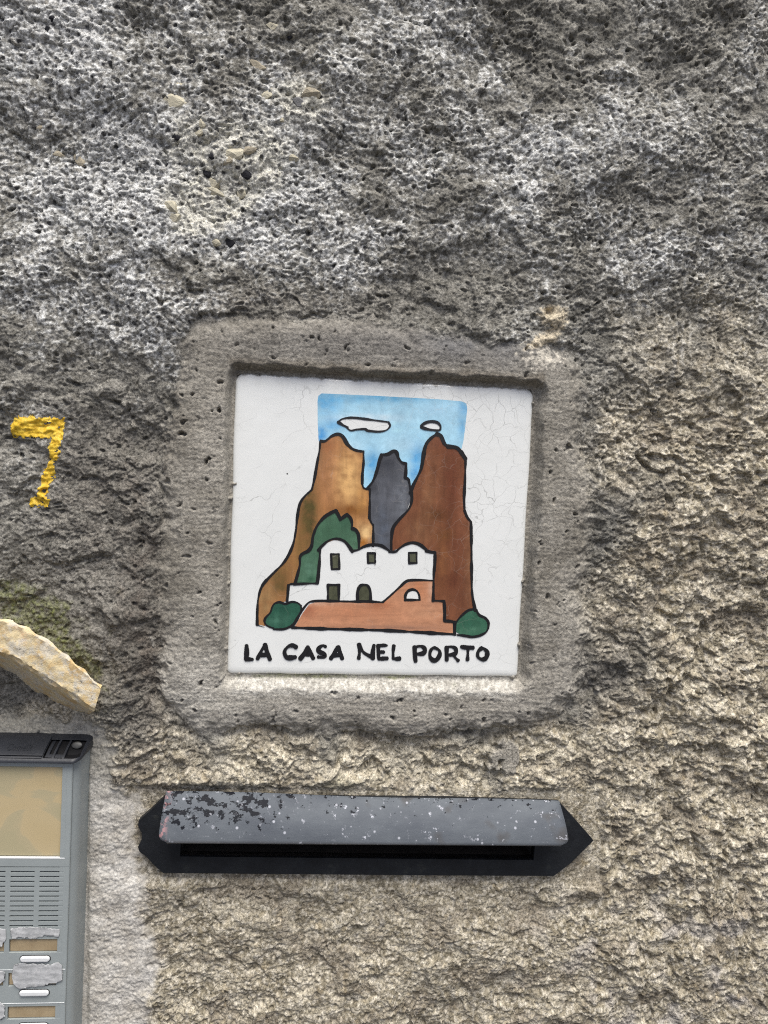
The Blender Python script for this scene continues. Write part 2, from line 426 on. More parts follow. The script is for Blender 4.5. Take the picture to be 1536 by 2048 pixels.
    return dict(V=V, Cf=Cf, Q=Q, h=h, PX=PX, PY=PY, dtile=dtile, s_mort=s_mort, s_plas=s_plas, s_seven=s_seven, pit=pit, X=X, Zg=Zg)
cell = lambda A: A[:-1, :-1].reshape(-1)
BX0, BX1, BZ0, BZ1 = -.268, .328, -.385, .385                  # closely netted part, a little wider than the photograph
xs = np.arange(BX0, BX1, STEP); zs = np.arange(BZ0, BZ1, STEP)
nx, nz = len(xs), len(zs)
F = relief(xs, zs)
V, Cf, Q, h, PX, PY, dtile, s_mort, s_plas, s_seven, pit = [F[k] for k in ('V', 'Cf', 'Q', 'h', 'PX', 'PY', 'dtile', 's_mort', 's_plas', 's_seven', 'pit')]

def mesh_from(name, co, col, q, mats, midx=None):
    me = bpy.data.meshes.new(name)
    me.vertices.add(len(co)); me.vertices.foreach_set('co', co.ravel().astype(np.float32))
    me.loops.add(q.size); me.loops.foreach_set('vertex_index', q.ravel().astype(np.int32))
    me.polygons.add(len(q)); me.polygons.foreach_set('loop_start', np.arange(0, q.size, 4, dtype=np.int32))
    me.polygons.foreach_set('use_smooth', np.ones(len(q), bool))
    for mm in mats: me.materials.append(mm)
    if midx is not None: me.polygons.foreach_set('material_index', midx.astype(np.int32))
    me.update(calc_edges=True)
    at = me.color_attributes.new('Col', 'FLOAT_COLOR', 'POINT'); at.data.foreach_set('color', col.ravel())
    return me
def compact(V_, C_, quads, n):
    used = np.unique(quads); remap = np.full(n, -1, np.int64); remap[used] = np.arange(len(used))
    return V_[used].copy(), C_[used], remap[quads], used
def grid_obj(name, quads, mat, parent=None, offs=None):
    co, cc, q, used = compact(V, Cf, quads, nx * nz)
    if offs is not None: co[:, 1] -= offs[used]
    return obj(name, mesh_from(name, co, cc, q, [mat]), None, parent)

hole = (cell(dtile) < -6) | ((cell(PX) > 350) & (cell(PX) < 1080) & (cell(PY) > 1645) & (cell(PY) < 1730))
in_m = (cell(s_mort) > 3) & ~hole & (cell(s_plas) < 5)
in_p = (cell(s_plas) > 5) & ~hole
in_m &= ~in_p
# the wall itself: the close net inside, two coarser nets of the same relief around it
parts = [compact(V, Cf, Q[~hole & ~in_m & ~in_p], nx * nz)[:3]]
def outer_net(x0, x1, z0, z1, st, hx0, hx1, hz0, hz1, lap, back, rim):
    ax = np.linspace(x0, x1, int((x1 - x0) / st)); az = np.linspace(z0, z1, int((z1 - z0) / st))
    G = relief(ax, az, rim); gx, gz = cell(G['X']), cell(G['Zg'])
    keep = ~((gx > hx0 + lap) & (gx < hx1 - lap - st) & (gz > hz0 + lap) & (gz < hz1 - lap - st))
    V_ = G['V']; fx, fz = G['X'].ravel(), G['Zg'].ravel()
    under = (fx > hx0) & (fx < hx1) & (fz > hz0) & (fz < hz1)
    V_[under, 1] += back
    return compact(V_, G['Cf'], G['Q'][keep], len(V_))[:3]
parts.append(outer_net(-.80, .86, -.86, .86, .0027, BX0, BX1, BZ0, BZ1, .005, .0025, False))
parts.append(outer_net(-2.4, 2.4, -1.45, 1.9, .0125, -.80, .86, -.86, .86, .025, .005, True))
off = np.cumsum([0] + [len(p[0]) for p in parts])
me = mesh_from('house_wall', np.concatenate([p[0] for p in parts]), np.concatenate([p[1] for p in parts]), np.concatenate([p[2] + o_ for p, o_ in zip(parts, off)]),
               [MAT_WALL, MAT_FAR], np.concatenate([np.full(len(p[2]), min(i, 1)) for i, p in enumerate(parts)]))
wall = obj('house_wall', me, None)
tag(wall, 'rough weathered house wall of grey and beige thrown render with pale lichen', 'wall')
o = grid_obj('mortar_surround', Q[in_m], MAT_MORTAR, wall); o['label'] = 'smooth trowelled grey mortar frame around the ceramic tile'
o = grid_obj('plaster_patch', Q[in_p], MAT_PLASTER, wall); o['label'] = 'pale smoother plaster around the intercom'
# --- painted numeral on the render, a coat of paint of its own
mt = bpy.data.materials.new('yellow_paint'); t, b = nodes(mt); oc = objcoord(t)
t.links.new(ramp(t, noise(t, oc, 260, 5, .7), [(.3, (.58, .33, .010)), (.5, (.80, .52, .03)), (.72, (.86, .64, .12))]), b.inputs['Base Color'])
b.inputs['Roughness'].default_value = .6; bump(t, b, noise(t, oc, 1400, 4), .0004)
ins = s_seven > 0
qs = Q[(cell(s_seven) > .0) & ~(cell(pit) > .75)]
cover = np.where(sstep(0, 3, s_seven) > .2, .00045, .00008).reshape(-1)
o = grid_obj('painted_numeral', qs, mt, wall, cover); o['label'] = 'yellow painted figure 7 on the rough render'

# --- stones bare in the render (upper left)
def stone_mesh(seed):
    rs = random.Random(seed)
    bm = bmesh.new(); bmesh.ops.create_icosphere(bm, subdivisions=2, radius=1)
    pl = [(Vector((rs.uniform(-1, 1), rs.uniform(-1, 1), rs.uniform(-1, 1))).normalized(), rs.uniform(.45, .85)) for _ in range(9)]
    for v in bm.verts:
        for nrm, d in pl:
            k = v.co.dot(nrm)
            if k > d: v.co -= nrm * (k - d)
        v.co *= 1 + rs.uniform(-.04, .04)
    me = bpy.data.meshes.new('aggregate_stone'); bm.to_mesh(me); bm.free(); return me
def stone_mat(name, c):
    mtx = bpy.data.materials.new(name); t, b = nodes(mtx); oc = objcoord(t)
    t.links.new(mix(t, 1.0, c, ramp(t, noise(t, oc, 2.2, 6, .7), [(.3, (.8, .79, .77)), (.7, (1.15, 1.13, 1.1))]), 'MULTIPLY'), b.inputs['Base Color'])
    b.inputs['Roughness'].default_value = .9; b.inputs['Specular IOR Level'].default_value = .2
    bump(t, b, noise(t, oc, 7, 5, .7), .0006)
    return mtx
SM = [stone_mat('cream_stone', (.60, .56, .43)), stone_mat('grey_stone', (.22, .22, .22)), stone_mat('black_stone', (.03, .03, .035)), stone_mat('ochre_stone', (.46, .41, .31))]
stone_meshes = {}
def hsample(px, py):
    X_, Z_ = un(px, py, -.003)
    i = min(max(int(np.searchsorted(zs, Z_)), 0), nz - 1); j = min(max(int(np.searchsorted(xs, X_)), 0), nx - 1)
    return X_, Z_, float(h[max(i - 4, 0):i + 5, max(j - 4, 0):j + 5].mean()) / 1000
stones = [(430, 382, 26, 11, 20, 0), (424, 362, 17, 10, 15, 0), (466, 310, 24, 15, -25, 0), (455, 322, 14, 10, 0, 3), (496, 298, 19, 9, -15, 3), (352, 204, 24, 14, 5, 0), (356, 170, 16, 6, 0, 0), (344, 418, 17, 15, 40, 0), (350, 438, 14, 10, 0, 0),
          (492, 346, 13, 11, 20, 2), (412, 342, 12, 9, 60, 2), (424, 312, 9, 8, 0, 2), (482, 380, 9, 12, 20, 0), (536, 184, 12, 17, 30, 0), (622, 190, 21, 16, -15, 3), (600, 206, 16, 10, 20, 1), (352, 274, 9, 8, 0, 2), (400, 264, 9, 13, 20, 0),
          (430, 480, 14, 10, 20, 0), (460, 482, 9, 10, 0, 2), (580, 66, 7, 6, 0, 2), (586, 314, 12, 9, 0, 0), (515, 125, 20, 9, 30, 3), (405, 250, 8, 10, 0, 0), (560, 236, 10, 7, 20, 0), (110, 300, 14, 8, 10, 3), (155, 315, 14, 9, 40, 3), (75, 248, 9, 6, 0, 3), (107, 40, 9, 8, 0, 2), (96, 58, 6, 6, 0, 2),
          (645, 287, 11, 9, 10, 1), (385, 118, 7, 9, 0, 2), (334, 90, 5, 8, 0, 2), (408, 136, 9, 5, 0, 2), (336, 325, 8, 6, 0, 2), (640, 120, 8, 6, 0, 0), (545, 46, 13, 8, 10, 0), (1180, 1500, 6, 6, 0, 0), (1415, 1652, 6, 5, 0, 0)]
for i, (px, py, rx, rz, rot, mi) in enumerate(stones):
    k = (i % 7, mi)
    if k not in stone_meshes:
        stone_meshes[k] = stone_mesh(100 + i % 7); stone_meshes[k].materials.append(SM[mi])
    sx, sz, hh = hsample(px, py)
    o = bpy.data.objects.new('aggregate_stone', stone_meshes[k]); link(o, wall)
    s = .485 / 1450
    o.location = (sx, -hh + .0007, sz + Z0); o.scale = (rx * s * 1.05, min(rx, rz) * s * .7, rz * s * 1.05); o.rotation_euler = (0, math.radians(rot), 0)

# ground of the lane
mt = bpy.data.materials.new('lane_stone'); t, b = nodes(mt); oc = objcoord(t)
t.links.new(ramp(t, noise(t, oc, 6, 8, .7), [(.3, (.06, .058, .054)), (.7, (.12, .115, .105))]), b.inputs['Base Color']); b.inputs['Roughness'].default_value = .85
bm = bmesh.new(); bmesh.ops.create_grid(bm, x_segments=8, y_segments=8, size=120)
g = obj('ground', bm, mt); g['kind'] = 'structure'

# ================================================================== CERAMIC TILE
FACE = -.0012                                                # y of the glazed face
PF = FACE - .00006
def tile_shader(name, rgb=None, attr=False, dark=False, streak=None):
    mt = bpy.data.materials.new(name); t, b = nodes(mt); oc = objcoord(t)
    if attr:
        c = N(t, 'ShaderNodeAttribute', attribute_name='Col').outputs['Color']
    else:
        c = mix(t, 1.0, rgb, (1, 1, 1), 'MULTIPLY')
    if streak:
        n = noise(t, scaled(t, oc, streak), 1, 6, .65, .4)
        c = mix(t, 1.0, c, ramp(t, n, [(.28, (.80, .80, .81)), (.5, (1.0, 1.0, 1.0)), (.74, (1.2, 1.2, 1.19))]), 'MULTIPLY')
        n = noise(t, oc, 900, 3, .6)
        c = mix(t, 1.0, c, ramp(t, n, [(.3, (.93,) * 3), (.7, (1.07,) * 3)]), 'MULTIPLY')
    # crazing of the glaze
    wv = N(t, 'ShaderNodeTexNoise'); wv.inputs['Scale'].default_value = 55; wv.inputs['Detail'].default_value = 3
    t.links.new(oc, wv.inputs['Vector'])
    vadd = N(t, 'ShaderNodeVectorMath', operation='MULTIPLY_ADD'); vadd.inputs[1].default_value = (.024, .0, .024)
    t.links.new(wv.outputs['Color'], vadd.inputs[0]); t.links.new(oc, vadd.inputs[2])
    def cracks(scale, wdt, seed):
        mp = N(t, 'ShaderNodeMapping'); mp.inputs['Location'].default_value = (seed, 0, seed * 2); t.links.new(vadd.outputs[0], mp.inputs[0])
        sp = N(t, 'ShaderNodeSeparateXYZ'); t.links.new(mp.outputs[0], sp.inputs[0])
        cb = N(t, 'ShaderNodeCombineXYZ'); t.links.new(sp.outputs[0], cb.inputs[0]); t.links.new(sp.outputs[2], cb.inputs[1])
        vo = N(t, 'ShaderNodeTexVoronoi', feature='DISTANCE_TO_EDGE', voronoi_dimensions='2D'); vo.inputs['Scale'].default_value = scale
        t.links.new(cb.outputs[0], vo.inputs['Vector'])
        return ramp(t, vo.outputs['Distance'], [(0, (1, 1, 1)), (wdt * scale, (0, 0, 0))])
    cr1 = cracks(95, .00026, .3); cr2 = cracks(42, .00028, .9)
    sp = N(t, 'ShaderNodeSeparateXYZ'); t.links.new(oc, sp.inputs[0])
    # fine net towards the upper right, long lines elsewhere, both patchy
    reg = math_(t, 'ADD', math_(t, 'MULTIPLY', sp.outputs[0], 5.5), math_(t, 'MULTIPLY', sp.outputs[2], 4.0))
    pn = noise(t, oc, 28, 3, .6)
    m1 = math_(t, 'MULTIPLY', math_(t, 'ADD', reg, math_(t, 'MULTIPLY', math_(t, 'SUBTRACT', pn, .5), 3.2)), 1.5, True)
    m2 = math_(t, 'MULTIPLY', math_(t, 'SUBTRACT', noise(t, oc, 33, 3, .6), .46), 7, True)
    cr = math_(t, 'MAXIMUM', math_(t, 'MULTIPLY', cr1, m1), math_(t, 'MULTIPLY', cr2, m2))
    cr = math_(t, 'MULTIPLY', cr, math_(t, 'MULTIPLY', noise(t, oc, 120, 3, .6), 1.7, True))
    if not dark:
        cc = (.33, .33, .31) if not streak else (.62, .56, .48)
        c = mix(t, math_(t, 'MULTIPLY', cr,   .75 if not streak else .22), c, cc)
    if not streak and not dark:                              # dirt drips along the upper edge of the glaze, specks
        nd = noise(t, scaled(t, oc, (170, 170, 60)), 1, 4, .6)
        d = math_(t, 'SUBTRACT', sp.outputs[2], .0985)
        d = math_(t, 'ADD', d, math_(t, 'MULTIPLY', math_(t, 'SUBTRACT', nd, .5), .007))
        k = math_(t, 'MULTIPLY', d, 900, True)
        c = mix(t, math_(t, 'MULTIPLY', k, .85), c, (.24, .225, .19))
        d2 = math_(t, 'MULTIPLY', math_(t, 'ADD', math_(t, 'SUBTRACT', sp.outputs[2], .093), math_(t, 'MULTIPLY', math_(t, 'SUBTRACT', nd, .45), .02)), 60, True)
        c = mix(t, math_(t, 'MULTIPLY', d2, .30), c, (.40, .37, .30))
        vo = N(t, 'ShaderNodeTexVoronoi'); vo.inputs['Scale'].default_value = 75; t.links.new(oc, vo.inputs['Vector'])
        s = ramp(t, vo.outputs['Distance'], [(.035, (1, 1, 1)), (.055, (0, 0, 0))])
        c = mix(t, math_(t, 'MULTIPLY', s, math_(t, 'MULTIPLY', math_(t, 'SUBTRACT', noise(t, oc, 60, 2), .52), 9, True)), c, (.05, .05, .05))
        n = noise(t, oc, 22, 5, .6)
        c = mix(t, 1.0, c, ramp(t, n, [(.3, (.955, .955, .95)), (.7, (1.02, 1.02, 1.02))]), 'MULTIPLY')
    t.links.new(c, b.inputs['Base Color'])
    b.inputs['Roughness'].default_value = .12; b.inputs['IOR'].default_value = 1.5; b.inputs['Specular IOR Level'].default_value = .5
    bump(t, b, noise(t, oc, 90, 3, .5), .00025, .5)
    return mt

M_GLAZE = tile_shader('white_glaze', (.81, .82, .785))
M_INK = tile_shader('black_glaze', (.012, .012, .014), dark=True)
M_PAINT = tile_shader('painted_glaze', attr=True, streak=(230, 1, 26))
M_PAINTH = tile_shader('painted_glaze_horizontal', attr=True, streak=(40, 1, 260))
M_WASH = tile_shader('sky_wash', attr=True, streak=(60, 1, 60))
tile = empty('ceramic_tile', (0, 0, Z0))
tag(tile, 'white glazed square tile painted with cliffs and a white house, lettered LA CASA NEL PORTO', 'tile')

# body: rounded square lofted over a soft glazed edge
def rrect(half, rad_t, rad_b, n=10):
    pts = []
    for cx, cz, r, a0 in ((1, 1, rad_t, 0), (-1, 1, rad_t, 90), (-1, -1, rad_b, 180), (1, -1, rad_b, 270)):
        for k in range(n + 1):
            a = math.radians(a0 + 90 * k / n)
            pts.append((cx * (half - r) + r * math.cos(a), cz * (half - r) + r * math.sin(a)))
    out = []
    for i, p in enumerate(pts):
        q = pts[(i + 1) % len(pts)]
        d = math.hypot(q[0] - p[0], q[1] - p[1]); k = max(1, int(d / .004))
        for j in range(k): out.append((p[0] + (q[0] - p[0]) * j / k, p[1] + (q[1] - p[1]) * j / k))
    return out
bm = bmesh.new(); rings = []
base_o = rrect(.1, .0062, .0028)
for inset, y in ((.0004, .006), (0, .0035), (0, .0010), (.0003, .0001), (.0009, -.0005), (.0018, -.0009), (.0032, -.00113), (.0050, FACE)):
    ring = []
    for (a, c) in base_o:
        w = 1 + .0022 * math.sin(a * 160 + c * 90) * (1 if y < .005 else 1)
        L = max(abs(a), abs(c)); s = (L - inset) / L
        ring.append(bm.verts.new((a * s * w, y, c * s * w)))
    rings.append(ring)
for r0, r1 in zip(rings, rings[1:]):
    n = len(r0)
    for i in range(n): bm.faces.new((r0[i], r0[(i + 1) % n], r1[(i + 1) % n], r1[i]))
bm.faces.new(rings[0][::-1])
bmesh.ops.recalc_face_normals(bm, faces=bm.faces)
vv, ee, ff = delaunay_2d_cdt([Vector((v.co.x, v.co.z)) for v in rings[-1]], [], [list(range(len(rings[-1])))], 1, 1e-8)[:3]
inner = [bm.verts.new((v.x, FACE, v.y)) for v in vv]
for f in ff:
    nf = bm.faces.new([inner[i] for i in f])
    nf.normal_update()
    if nf.normal.y > 0: nf.normal_flip()
obj('glazed_body', bm, M_GLAZE, tile, True)

Z1 = lambda u, v: (440 + u / 2.3273, 720 + v / 2.3273)        # traced in enlarged views of the photograph
Z3 = lambda u, v: (500 + u / 5.908, 1020 + v / 5.908)
Z4 = lambda u, v: (730 + u / 5.908, 1020 + v / 5.908)
Z5 = lambda u, v: (620 + u / 4.6545, 770 + v / 4.6545)
ZL = lambda u, v: (480 + u / 5.908, 1270 + v / 5.908)
ZR = lambda u, v: (730 + u / 5.908, 1270 + v / 5.908)
def PT(fn, pts): return [fn(*p) for p in pts]

def cdt_faces(bm, pts2, y):
    n = len(pts2)
    vv, ee, ff = delaunay_2d_cdt([Vector(p) for p in pts2], [], [list(range(n))], 1, 1e-7)[:3]
    vs = [bm.verts.new((v.x, y, v.y)) for v in vv]
    for f in ff: bm.faces.new([vs[i] for i in f])
    return vs
layer_n = [0]
def paint(name, pts, colfn, mat, layer, grid=.0022):
    """a flat coat of paint: the polygon cut into a fine net so its wash can vary"""
    y = PF - layer * .00003
    bm = bmesh.new()
    vs = cdt_faces(bm, [un(p[0], p[1], FACE) for p in pts], y)
    lo = [min(v.co[i] for v in vs) for i in (0, 2)]; hi = [max(v.co[i] for v in vs) for i in (0, 2)]
    for ax, i in ((0, 0), (2, 1)):
        k = lo[i] + grid * .5
        while k < hi[i]:
            n = Vector((1, 0, 0)) if ax == 0 else Vector((0, 0, 1))
            bmesh.ops.bisect_plane(bm, geom=bm.verts[:] + bm.edges[:] + bm.faces[:], plane_co=n * k, plane_no=n)
            k += grid
    bmesh.ops.recalc_face_normals(bm, faces=bm.faces)
    if bm.faces and sum(f.normal.y for f in bm.faces) > 0: bmesh.ops.reverse_faces(bm, faces=bm.faces)
    me = bpy.data.meshes.new(name); bm.to_mesh(me); bm.free()
    co = np.zeros(len(me.vertices) * 3, np.float32); me.vertices.foreach_get('co', co); co = co.reshape(-1, 3)
    # photo place of every vertex, for copying the washes
    dX = co - CAM; den = dX @ R[2]
    px = 768 + FPX * (dX @ R[0]) / den; py = 1024 + FPX * (dX @ R[1]) / den
    c = colfn(px, py); c = np.concatenate([np.clip(c, .005, .85), np.ones((len(c), 1))], 1).astype(np.float32)
    at = me.color_attributes.new('Col', 'FLOAT_COLOR', 'POINT'); at.data.foreach_set('color', c.ravel())
    return obj(name, me, mat, tile)

def wash(base, spots, nz_=.25, sc=18, seed=0):
    base = np.asarray(base)
    def f(px, py):
        c = np.repeat(base[None], len(px), 0)
        n = fbm(px / sc, py / sc, 3, 200 + seed)[:, None]
        for (cx, cy, rx, ry, col, k) in spots:
            w = np.exp(-(((px - cx) / rx) ** 2 + ((py - cy) / ry) ** 2))[:, None] * k
            w = np.clip(w * (1.25 + .8 * n), 0, 1)
            c = c * (1 - w) + np.asarray(col)[None] * w
        return c * (1 + nz_ * n)
    return f

def stroke_mesh(bm, pts, width, y, closed=False, taper=True, smooth=True, seed=0, wmul=None):
    rs = random.Random(seed + len(pts))
    P = catmull(pts, closed, 5) if smooth and len(pts) > 2 else [np.array(p, float) for p in pts]
    Q_ = []                                                   # even resampling
    n = len(P); 
    for i in range(n if closed else n - 1):
        a, b_ = P[i], P[(i + 1) % n]; L = np.hypot(*(b_ - a)); k = max(1, int(L / 2.2))
        for j in range(k): Q_.append(a + (b_ - a) * j / k)
    if not closed: Q_.append(P[-1])
    n = len(Q_); L = []; Rr = []
    ph = rs.uniform(0, 50)
    for i in range(n):
        a = Q_[i - 1] if (i > 0 or closed) else Q_[i]; b_ = Q_[(i + 1) % n] if (i < n - 1 or closed) else Q_[i]
        d = b_ - a; d = d / (np.hypot(*d) + 1e-9); nn = np.array([-d[1], d[0]])
        w = width * 1.14 / 2 * (1 + .24 * math.sin(i * .21 + ph) + .10 * math.sin(i * .57 + ph * 2) + rs.uniform(-.06, .06))
        if wmul is not None: w *= wmul(i / max(1, n - 1))
        L.append(Q_[i] + nn * w); Rr.append(Q_[i] - nn * w)
    def V3(p):
        a, c = un(p[0], p[1], FACE); return bm.verts.new((a, y, c))
    lv = [V3(p) for p in L]; rv = [V3(p) for p in Rr]
    for i in range(n if closed else n - 1):
        j = (i + 1) % n
        bm.faces.new((lv[i], lv[j], rv[j], rv[i]))
    if not closed:                                            # round ends of the brush
        for end, (vl, vr) in ((0, (lv[0], rv[0])), (-1, (lv[-1], rv[-1]))):
            c0 = (L[end] + Rr[end]) / 2; w = np.hypot(*(L[end] - Rr[end])) / 2
            d = Q_[0] - Q_[1] if end == 0 else Q_[-1] - Q_[-2]; d = d / (np.hypot(*d) + 1e-9)
            s = (L[end] - Rr[end]) / (2 * w + 1e-9)
            arc = [V3(c0 + w * (s * math.cos(a) + d * math.sin(a) * .8)) for a in np.linspace(.4, math.pi - .4, 5)]
            bm.faces.new([vl] + arc + [vr])

sid = [0]
def stroke(name, lists, width, **kw):
    """one brush line (or the few lines of a letter) as a thin coat of black glaze"""
    bm = bmesh.new()
    for pts in lists:
        sid[0] += 1
        stroke_mesh(bm, pts, width, PF - .00024 - (sid[0] % 40) * .000006, seed=sid[0], **kw)
    bmesh.ops.recalc_face_normals(bm, faces=bm.faces)
    for f in bm.faces:
        if f.normal.y > 0: f.normal_flip()
    return obj(name, bm, M_INK, tile)

# --- washes
S = lambda *c: lin(*c) * .97
SKYP = PT(Z5, [(70, 150), (78, 100), (110, 78), (300, 86), (600, 100), (900, 116), (1200, 133), (1410, 152), (1455, 172), (1464, 220), (1452, 330), (1440, 430), (1428, 520), (1412, 590),
               (1200, 700), (1010, 920), (950, 1000), (600, 1010), (500, 960), (300, 700), (80, 520), (72, 350)])
paint('painted_sky', SKYP, wash(S(172, 217, 236), [(640, 868, 14, 16, S(70, 150, 210), .8), (652, 800, 30, 26, S(96, 172, 218), .7), (668, 850, 20, 14, S(100, 172, 220), .6), (930, 812, 12, 16, S(88, 160, 206), .7), (925, 850, 8, 30, S(95, 165, 210), .5), (770, 795, 130, 10, S(104, 172, 208), .7),
      (745, 930, 16, 30, S(96, 168, 214), .7), (835, 915, 16, 30, S(90, 165, 214), .7), (830, 950, 10, 14, S(80, 155, 208), .7), (735, 836, 65, 8, S(215, 228, 232), .5), (800, 890, 40, 14, S(178, 212, 228), .5), (700, 895, 24, 14, S(190, 218, 230), .5), (880, 820, 40, 16, S(170, 210, 230), .5)], .12, 14, 1), M_WASH, 0)
OCH = PT(Z1, [(462, 385), (490, 375), (520, 352), (550, 343), (572, 355), (592, 388), (616, 412), (640, 422), (668, 425), (668, 480), (662, 530), (662, 580), (670, 598), (698, 602), (698, 660), (695, 740), (706, 760), (714, 770), (714, 870), (640, 890), (560, 860), (470, 1000), (330, 1060), (318, 1120), (250, 1140), (215, 1200),
              (210, 1238), (180, 1232), (172, 1215), (172, 1160), (178, 1100), (195, 1050), (240, 1000), (300, 940), (335, 870), (350, 800), (358, 730), (370, 670), (400, 635), (425, 605), (440, 540), (455, 460)])
paint('painted_cliff', OCH, wash(S(168, 118, 74), [(655, 930, 22, 60, S(176, 124, 84), .8), (700, 960, 24, 50, S(226, 178, 116), .9), (618, 1030, 16, 70, S(84, 74, 40), .95), (600, 1090, 14, 50, S(128, 98, 56), .7), (705, 1020, 40, 12, S(128, 80, 36), .85), (730, 1065, 14, 16, S(230, 190, 132), .9), (728, 1085, 10, 8, S(164, 104, 40), .8),
      (560, 1160, 18, 30, S(84, 70, 38), .9), (575, 1130, 30, 40, S(150, 112, 66), .5), (530, 1200, 20, 40, S(158, 124, 82), .7), (650, 890, 20, 14, S(164, 106, 66), .7), (725, 1000, 14, 30, S(186, 136, 78), .6), (638, 900, 8, 40, S(110, 90, 66), .4)], .16, 15, 2), M_PAINT, 1)
GRY = PT(Z1, [(684, 600), (720, 560), (735, 500), (755, 438), (780, 437), (805, 423), (825, 430), (836, 465), (866, 485), (862, 540), (876, 555), (886, 600), (888, 650), (870, 700), (832, 745), (805, 780), (797, 830), (797, 885), (740, 870), (712, 872), (713, 770), (697, 745), (698, 602)])
paint('painted_peak', GRY, wash(S(88, 90, 95), [(770, 930, 20, 30, S(70, 72, 78), .7), (775, 990, 26, 24, S(98, 100, 106), .7), (765, 1060, 12, 40, S(92, 98, 108), .8), (745, 975, 10, 10, S(46, 46, 50), .6), (805, 1000, 12, 40, S(118, 122, 128), .5), (775, 925, 16, 8, S(58, 60, 66), .6)], .16, 14, 3), M_PAINT, 1)
RED = PT(Z1, [(1010, 343), (1030, 358), (1046, 392), (1060, 402), (1100, 408), (1125, 430), (1143, 460), (1138, 560), (1135, 650), (1140, 715), (1166, 750), (1170, 800), (1170, 950), (1172, 1080), (1185, 1165), (1150, 1180), (1110, 1220), (1045, 1218), (1043, 1120), (993, 1118), (997, 892), (930, 868), (880, 857), (840, 872), (797, 892), (797, 830), (805, 780), (835, 740), (875, 695), (890, 650), (900, 590), (916, 550), (935, 510), (945, 450), (955, 400), (975, 372), (995, 352)])
paint('painted_cliff', RED, wash(S(122, 76, 52), [(870, 960, 30, 60, S(126, 82, 56), .7), (905, 960, 20, 90, S(108, 62, 42), .8), (840, 1060, 30, 30, S(130, 90, 62), .7), (905, 1080, 26, 30, S(112, 66, 46), .8), (868, 1030, 24, 12, S(84, 50, 26), .85), (855, 1000, 12, 40, S(140, 96, 66), .7), (925, 1010, 10, 60, S(134, 86, 62), .6), (900, 1160, 26, 20, S(100, 56, 38), .8), (885, 1120, 14, 60, S(128, 82, 50), .6), (920, 1195, 16, 20, S(108, 66, 46), .7), (880, 885, 10, 20, S(112, 66, 44), .7), (890, 1070, 20, 10, S(120, 78, 44), .6), (938, 1130, 8, 80, S(136, 96, 68), .5)], .15, 16, 4), M_PAINT, 2)
GRN = PT(Z3, [(530, 860), (560, 760), (590, 640), (590, 540), (640, 500), (700, 470), (740, 400), (750, 290), (800, 170), (880, 80), (960, 40), (1010, 20), (1060, 110), (1150, 60), (1200, 150), (1205, 210), (1270, 260), (1285, 350), (1280, 480), (1210, 480), (1130, 390), (1030, 340), (940, 360), (850, 440), (820, 470), (800, 860)])
paint('painted_hill', GRN, wash(S(74, 108, 84), [(660, 1065, 24, 20, S(66, 100, 76), .7), (690, 1045, 14, 16, S(62, 96, 74), .7), (620, 1140, 14, 24, S(92, 130, 106), .7), (622, 1158, 8, 6, S(52, 92, 68), .7), (705, 1085, 10, 10, S(88, 124, 98), .6)], .16, 12, 5), M_PAINT, 2)
HOUSE = PT(Z1, [(318, 1120), (318, 1047), (455, 1042), (462, 960), (468, 885), (490, 855), (530, 838), (570, 842), (600, 865), (620, 888), (650, 882), (690, 862), (730, 858), (765, 870), (790, 888), (820, 890), (850, 868), (890, 857), (930, 865), (965, 885), (998, 895), (998, 1000), (993, 1030), (870, 1032), (762, 1125), (500, 1124), (420, 1128), (380, 1165), (350, 1140)])
paint('painted_house', HOUSE, wash(np.array([.79, .80, .785]), [], .01, 20, 6), M_GLAZE, 3)
TER = PT(Z1, [(345, 1245), (385, 1178), (415, 1137), (450, 1126), (600, 1125), (757, 1130), (810, 1085), (860, 1042), (890, 1029), (992, 1028), (993, 1118), (1044, 1120), (1046, 1216), (1096, 1220), (1096, 1272), (900, 1268), (700, 1257), (500, 1250)])
paint('painted_terrace', TER, wash(S(196, 140, 106), [(760, 1210, 20, 10, S(170, 106, 72), .7), (700, 1225, 120, 14, S(190, 130, 96), .6), (790, 1255, 110, 5, S(150, 112, 92), .6), (840, 1175, 16, 20, S(190, 128, 92), .7), (615, 1222, 14, 14, S(168, 104, 76), .7), (850, 1225, 40, 16, S(198, 146, 112), .6), (620, 1205, 60, 5, S(220, 178, 150), .6), (863, 1180, 6, 20, S(216, 176, 150), .6)], .12, 12, 7), M_PAINTH, 4)
paint('painted_bush', PT(Z3, [(175, 1300), (240, 1200), (265, 1120), (330, 1090), (420, 1105), (490, 1085), (570, 1105), (605, 1150), (590, 1210), (540, 1290), (500, 1360), (420, 1395), (300, 1405), (220, 1370), (180, 1340)]), wash(S(44, 88, 70), [(555, 1240, 22, 10, S(74, 118, 98), .6), (560, 1215, 16, 10, S(36, 78, 62), .6)], .12, 10, 8), M_PAINT, 5)
paint('painted_bush', PT(Z4, [(1075, 1440), (1075, 1330), (1130, 1250), (1200, 1185), (1300, 1180), (1350, 1250), (1430, 1290), (1455, 1350), (1440, 1430), (1380, 1475), (1270, 1495), (1150, 1485)]), wash(S(58, 102, 80), [(935, 1250, 18, 12, S(48, 92, 72), .7), (950, 1260, 20, 6, S(78, 122, 98), .6), (925, 1265, 10, 8, S(80, 124, 98), .5)], .14, 8, 9), M_PAINT, 5)
paint('painted_arch', PT(Z4, [(478, 1060), (480, 1000), (510, 955), (560, 940), (610, 960), (635, 1010), (640, 1060)]), wash(np.array([.79, .80, .785]), [], .01), M_GLAZE, 5)
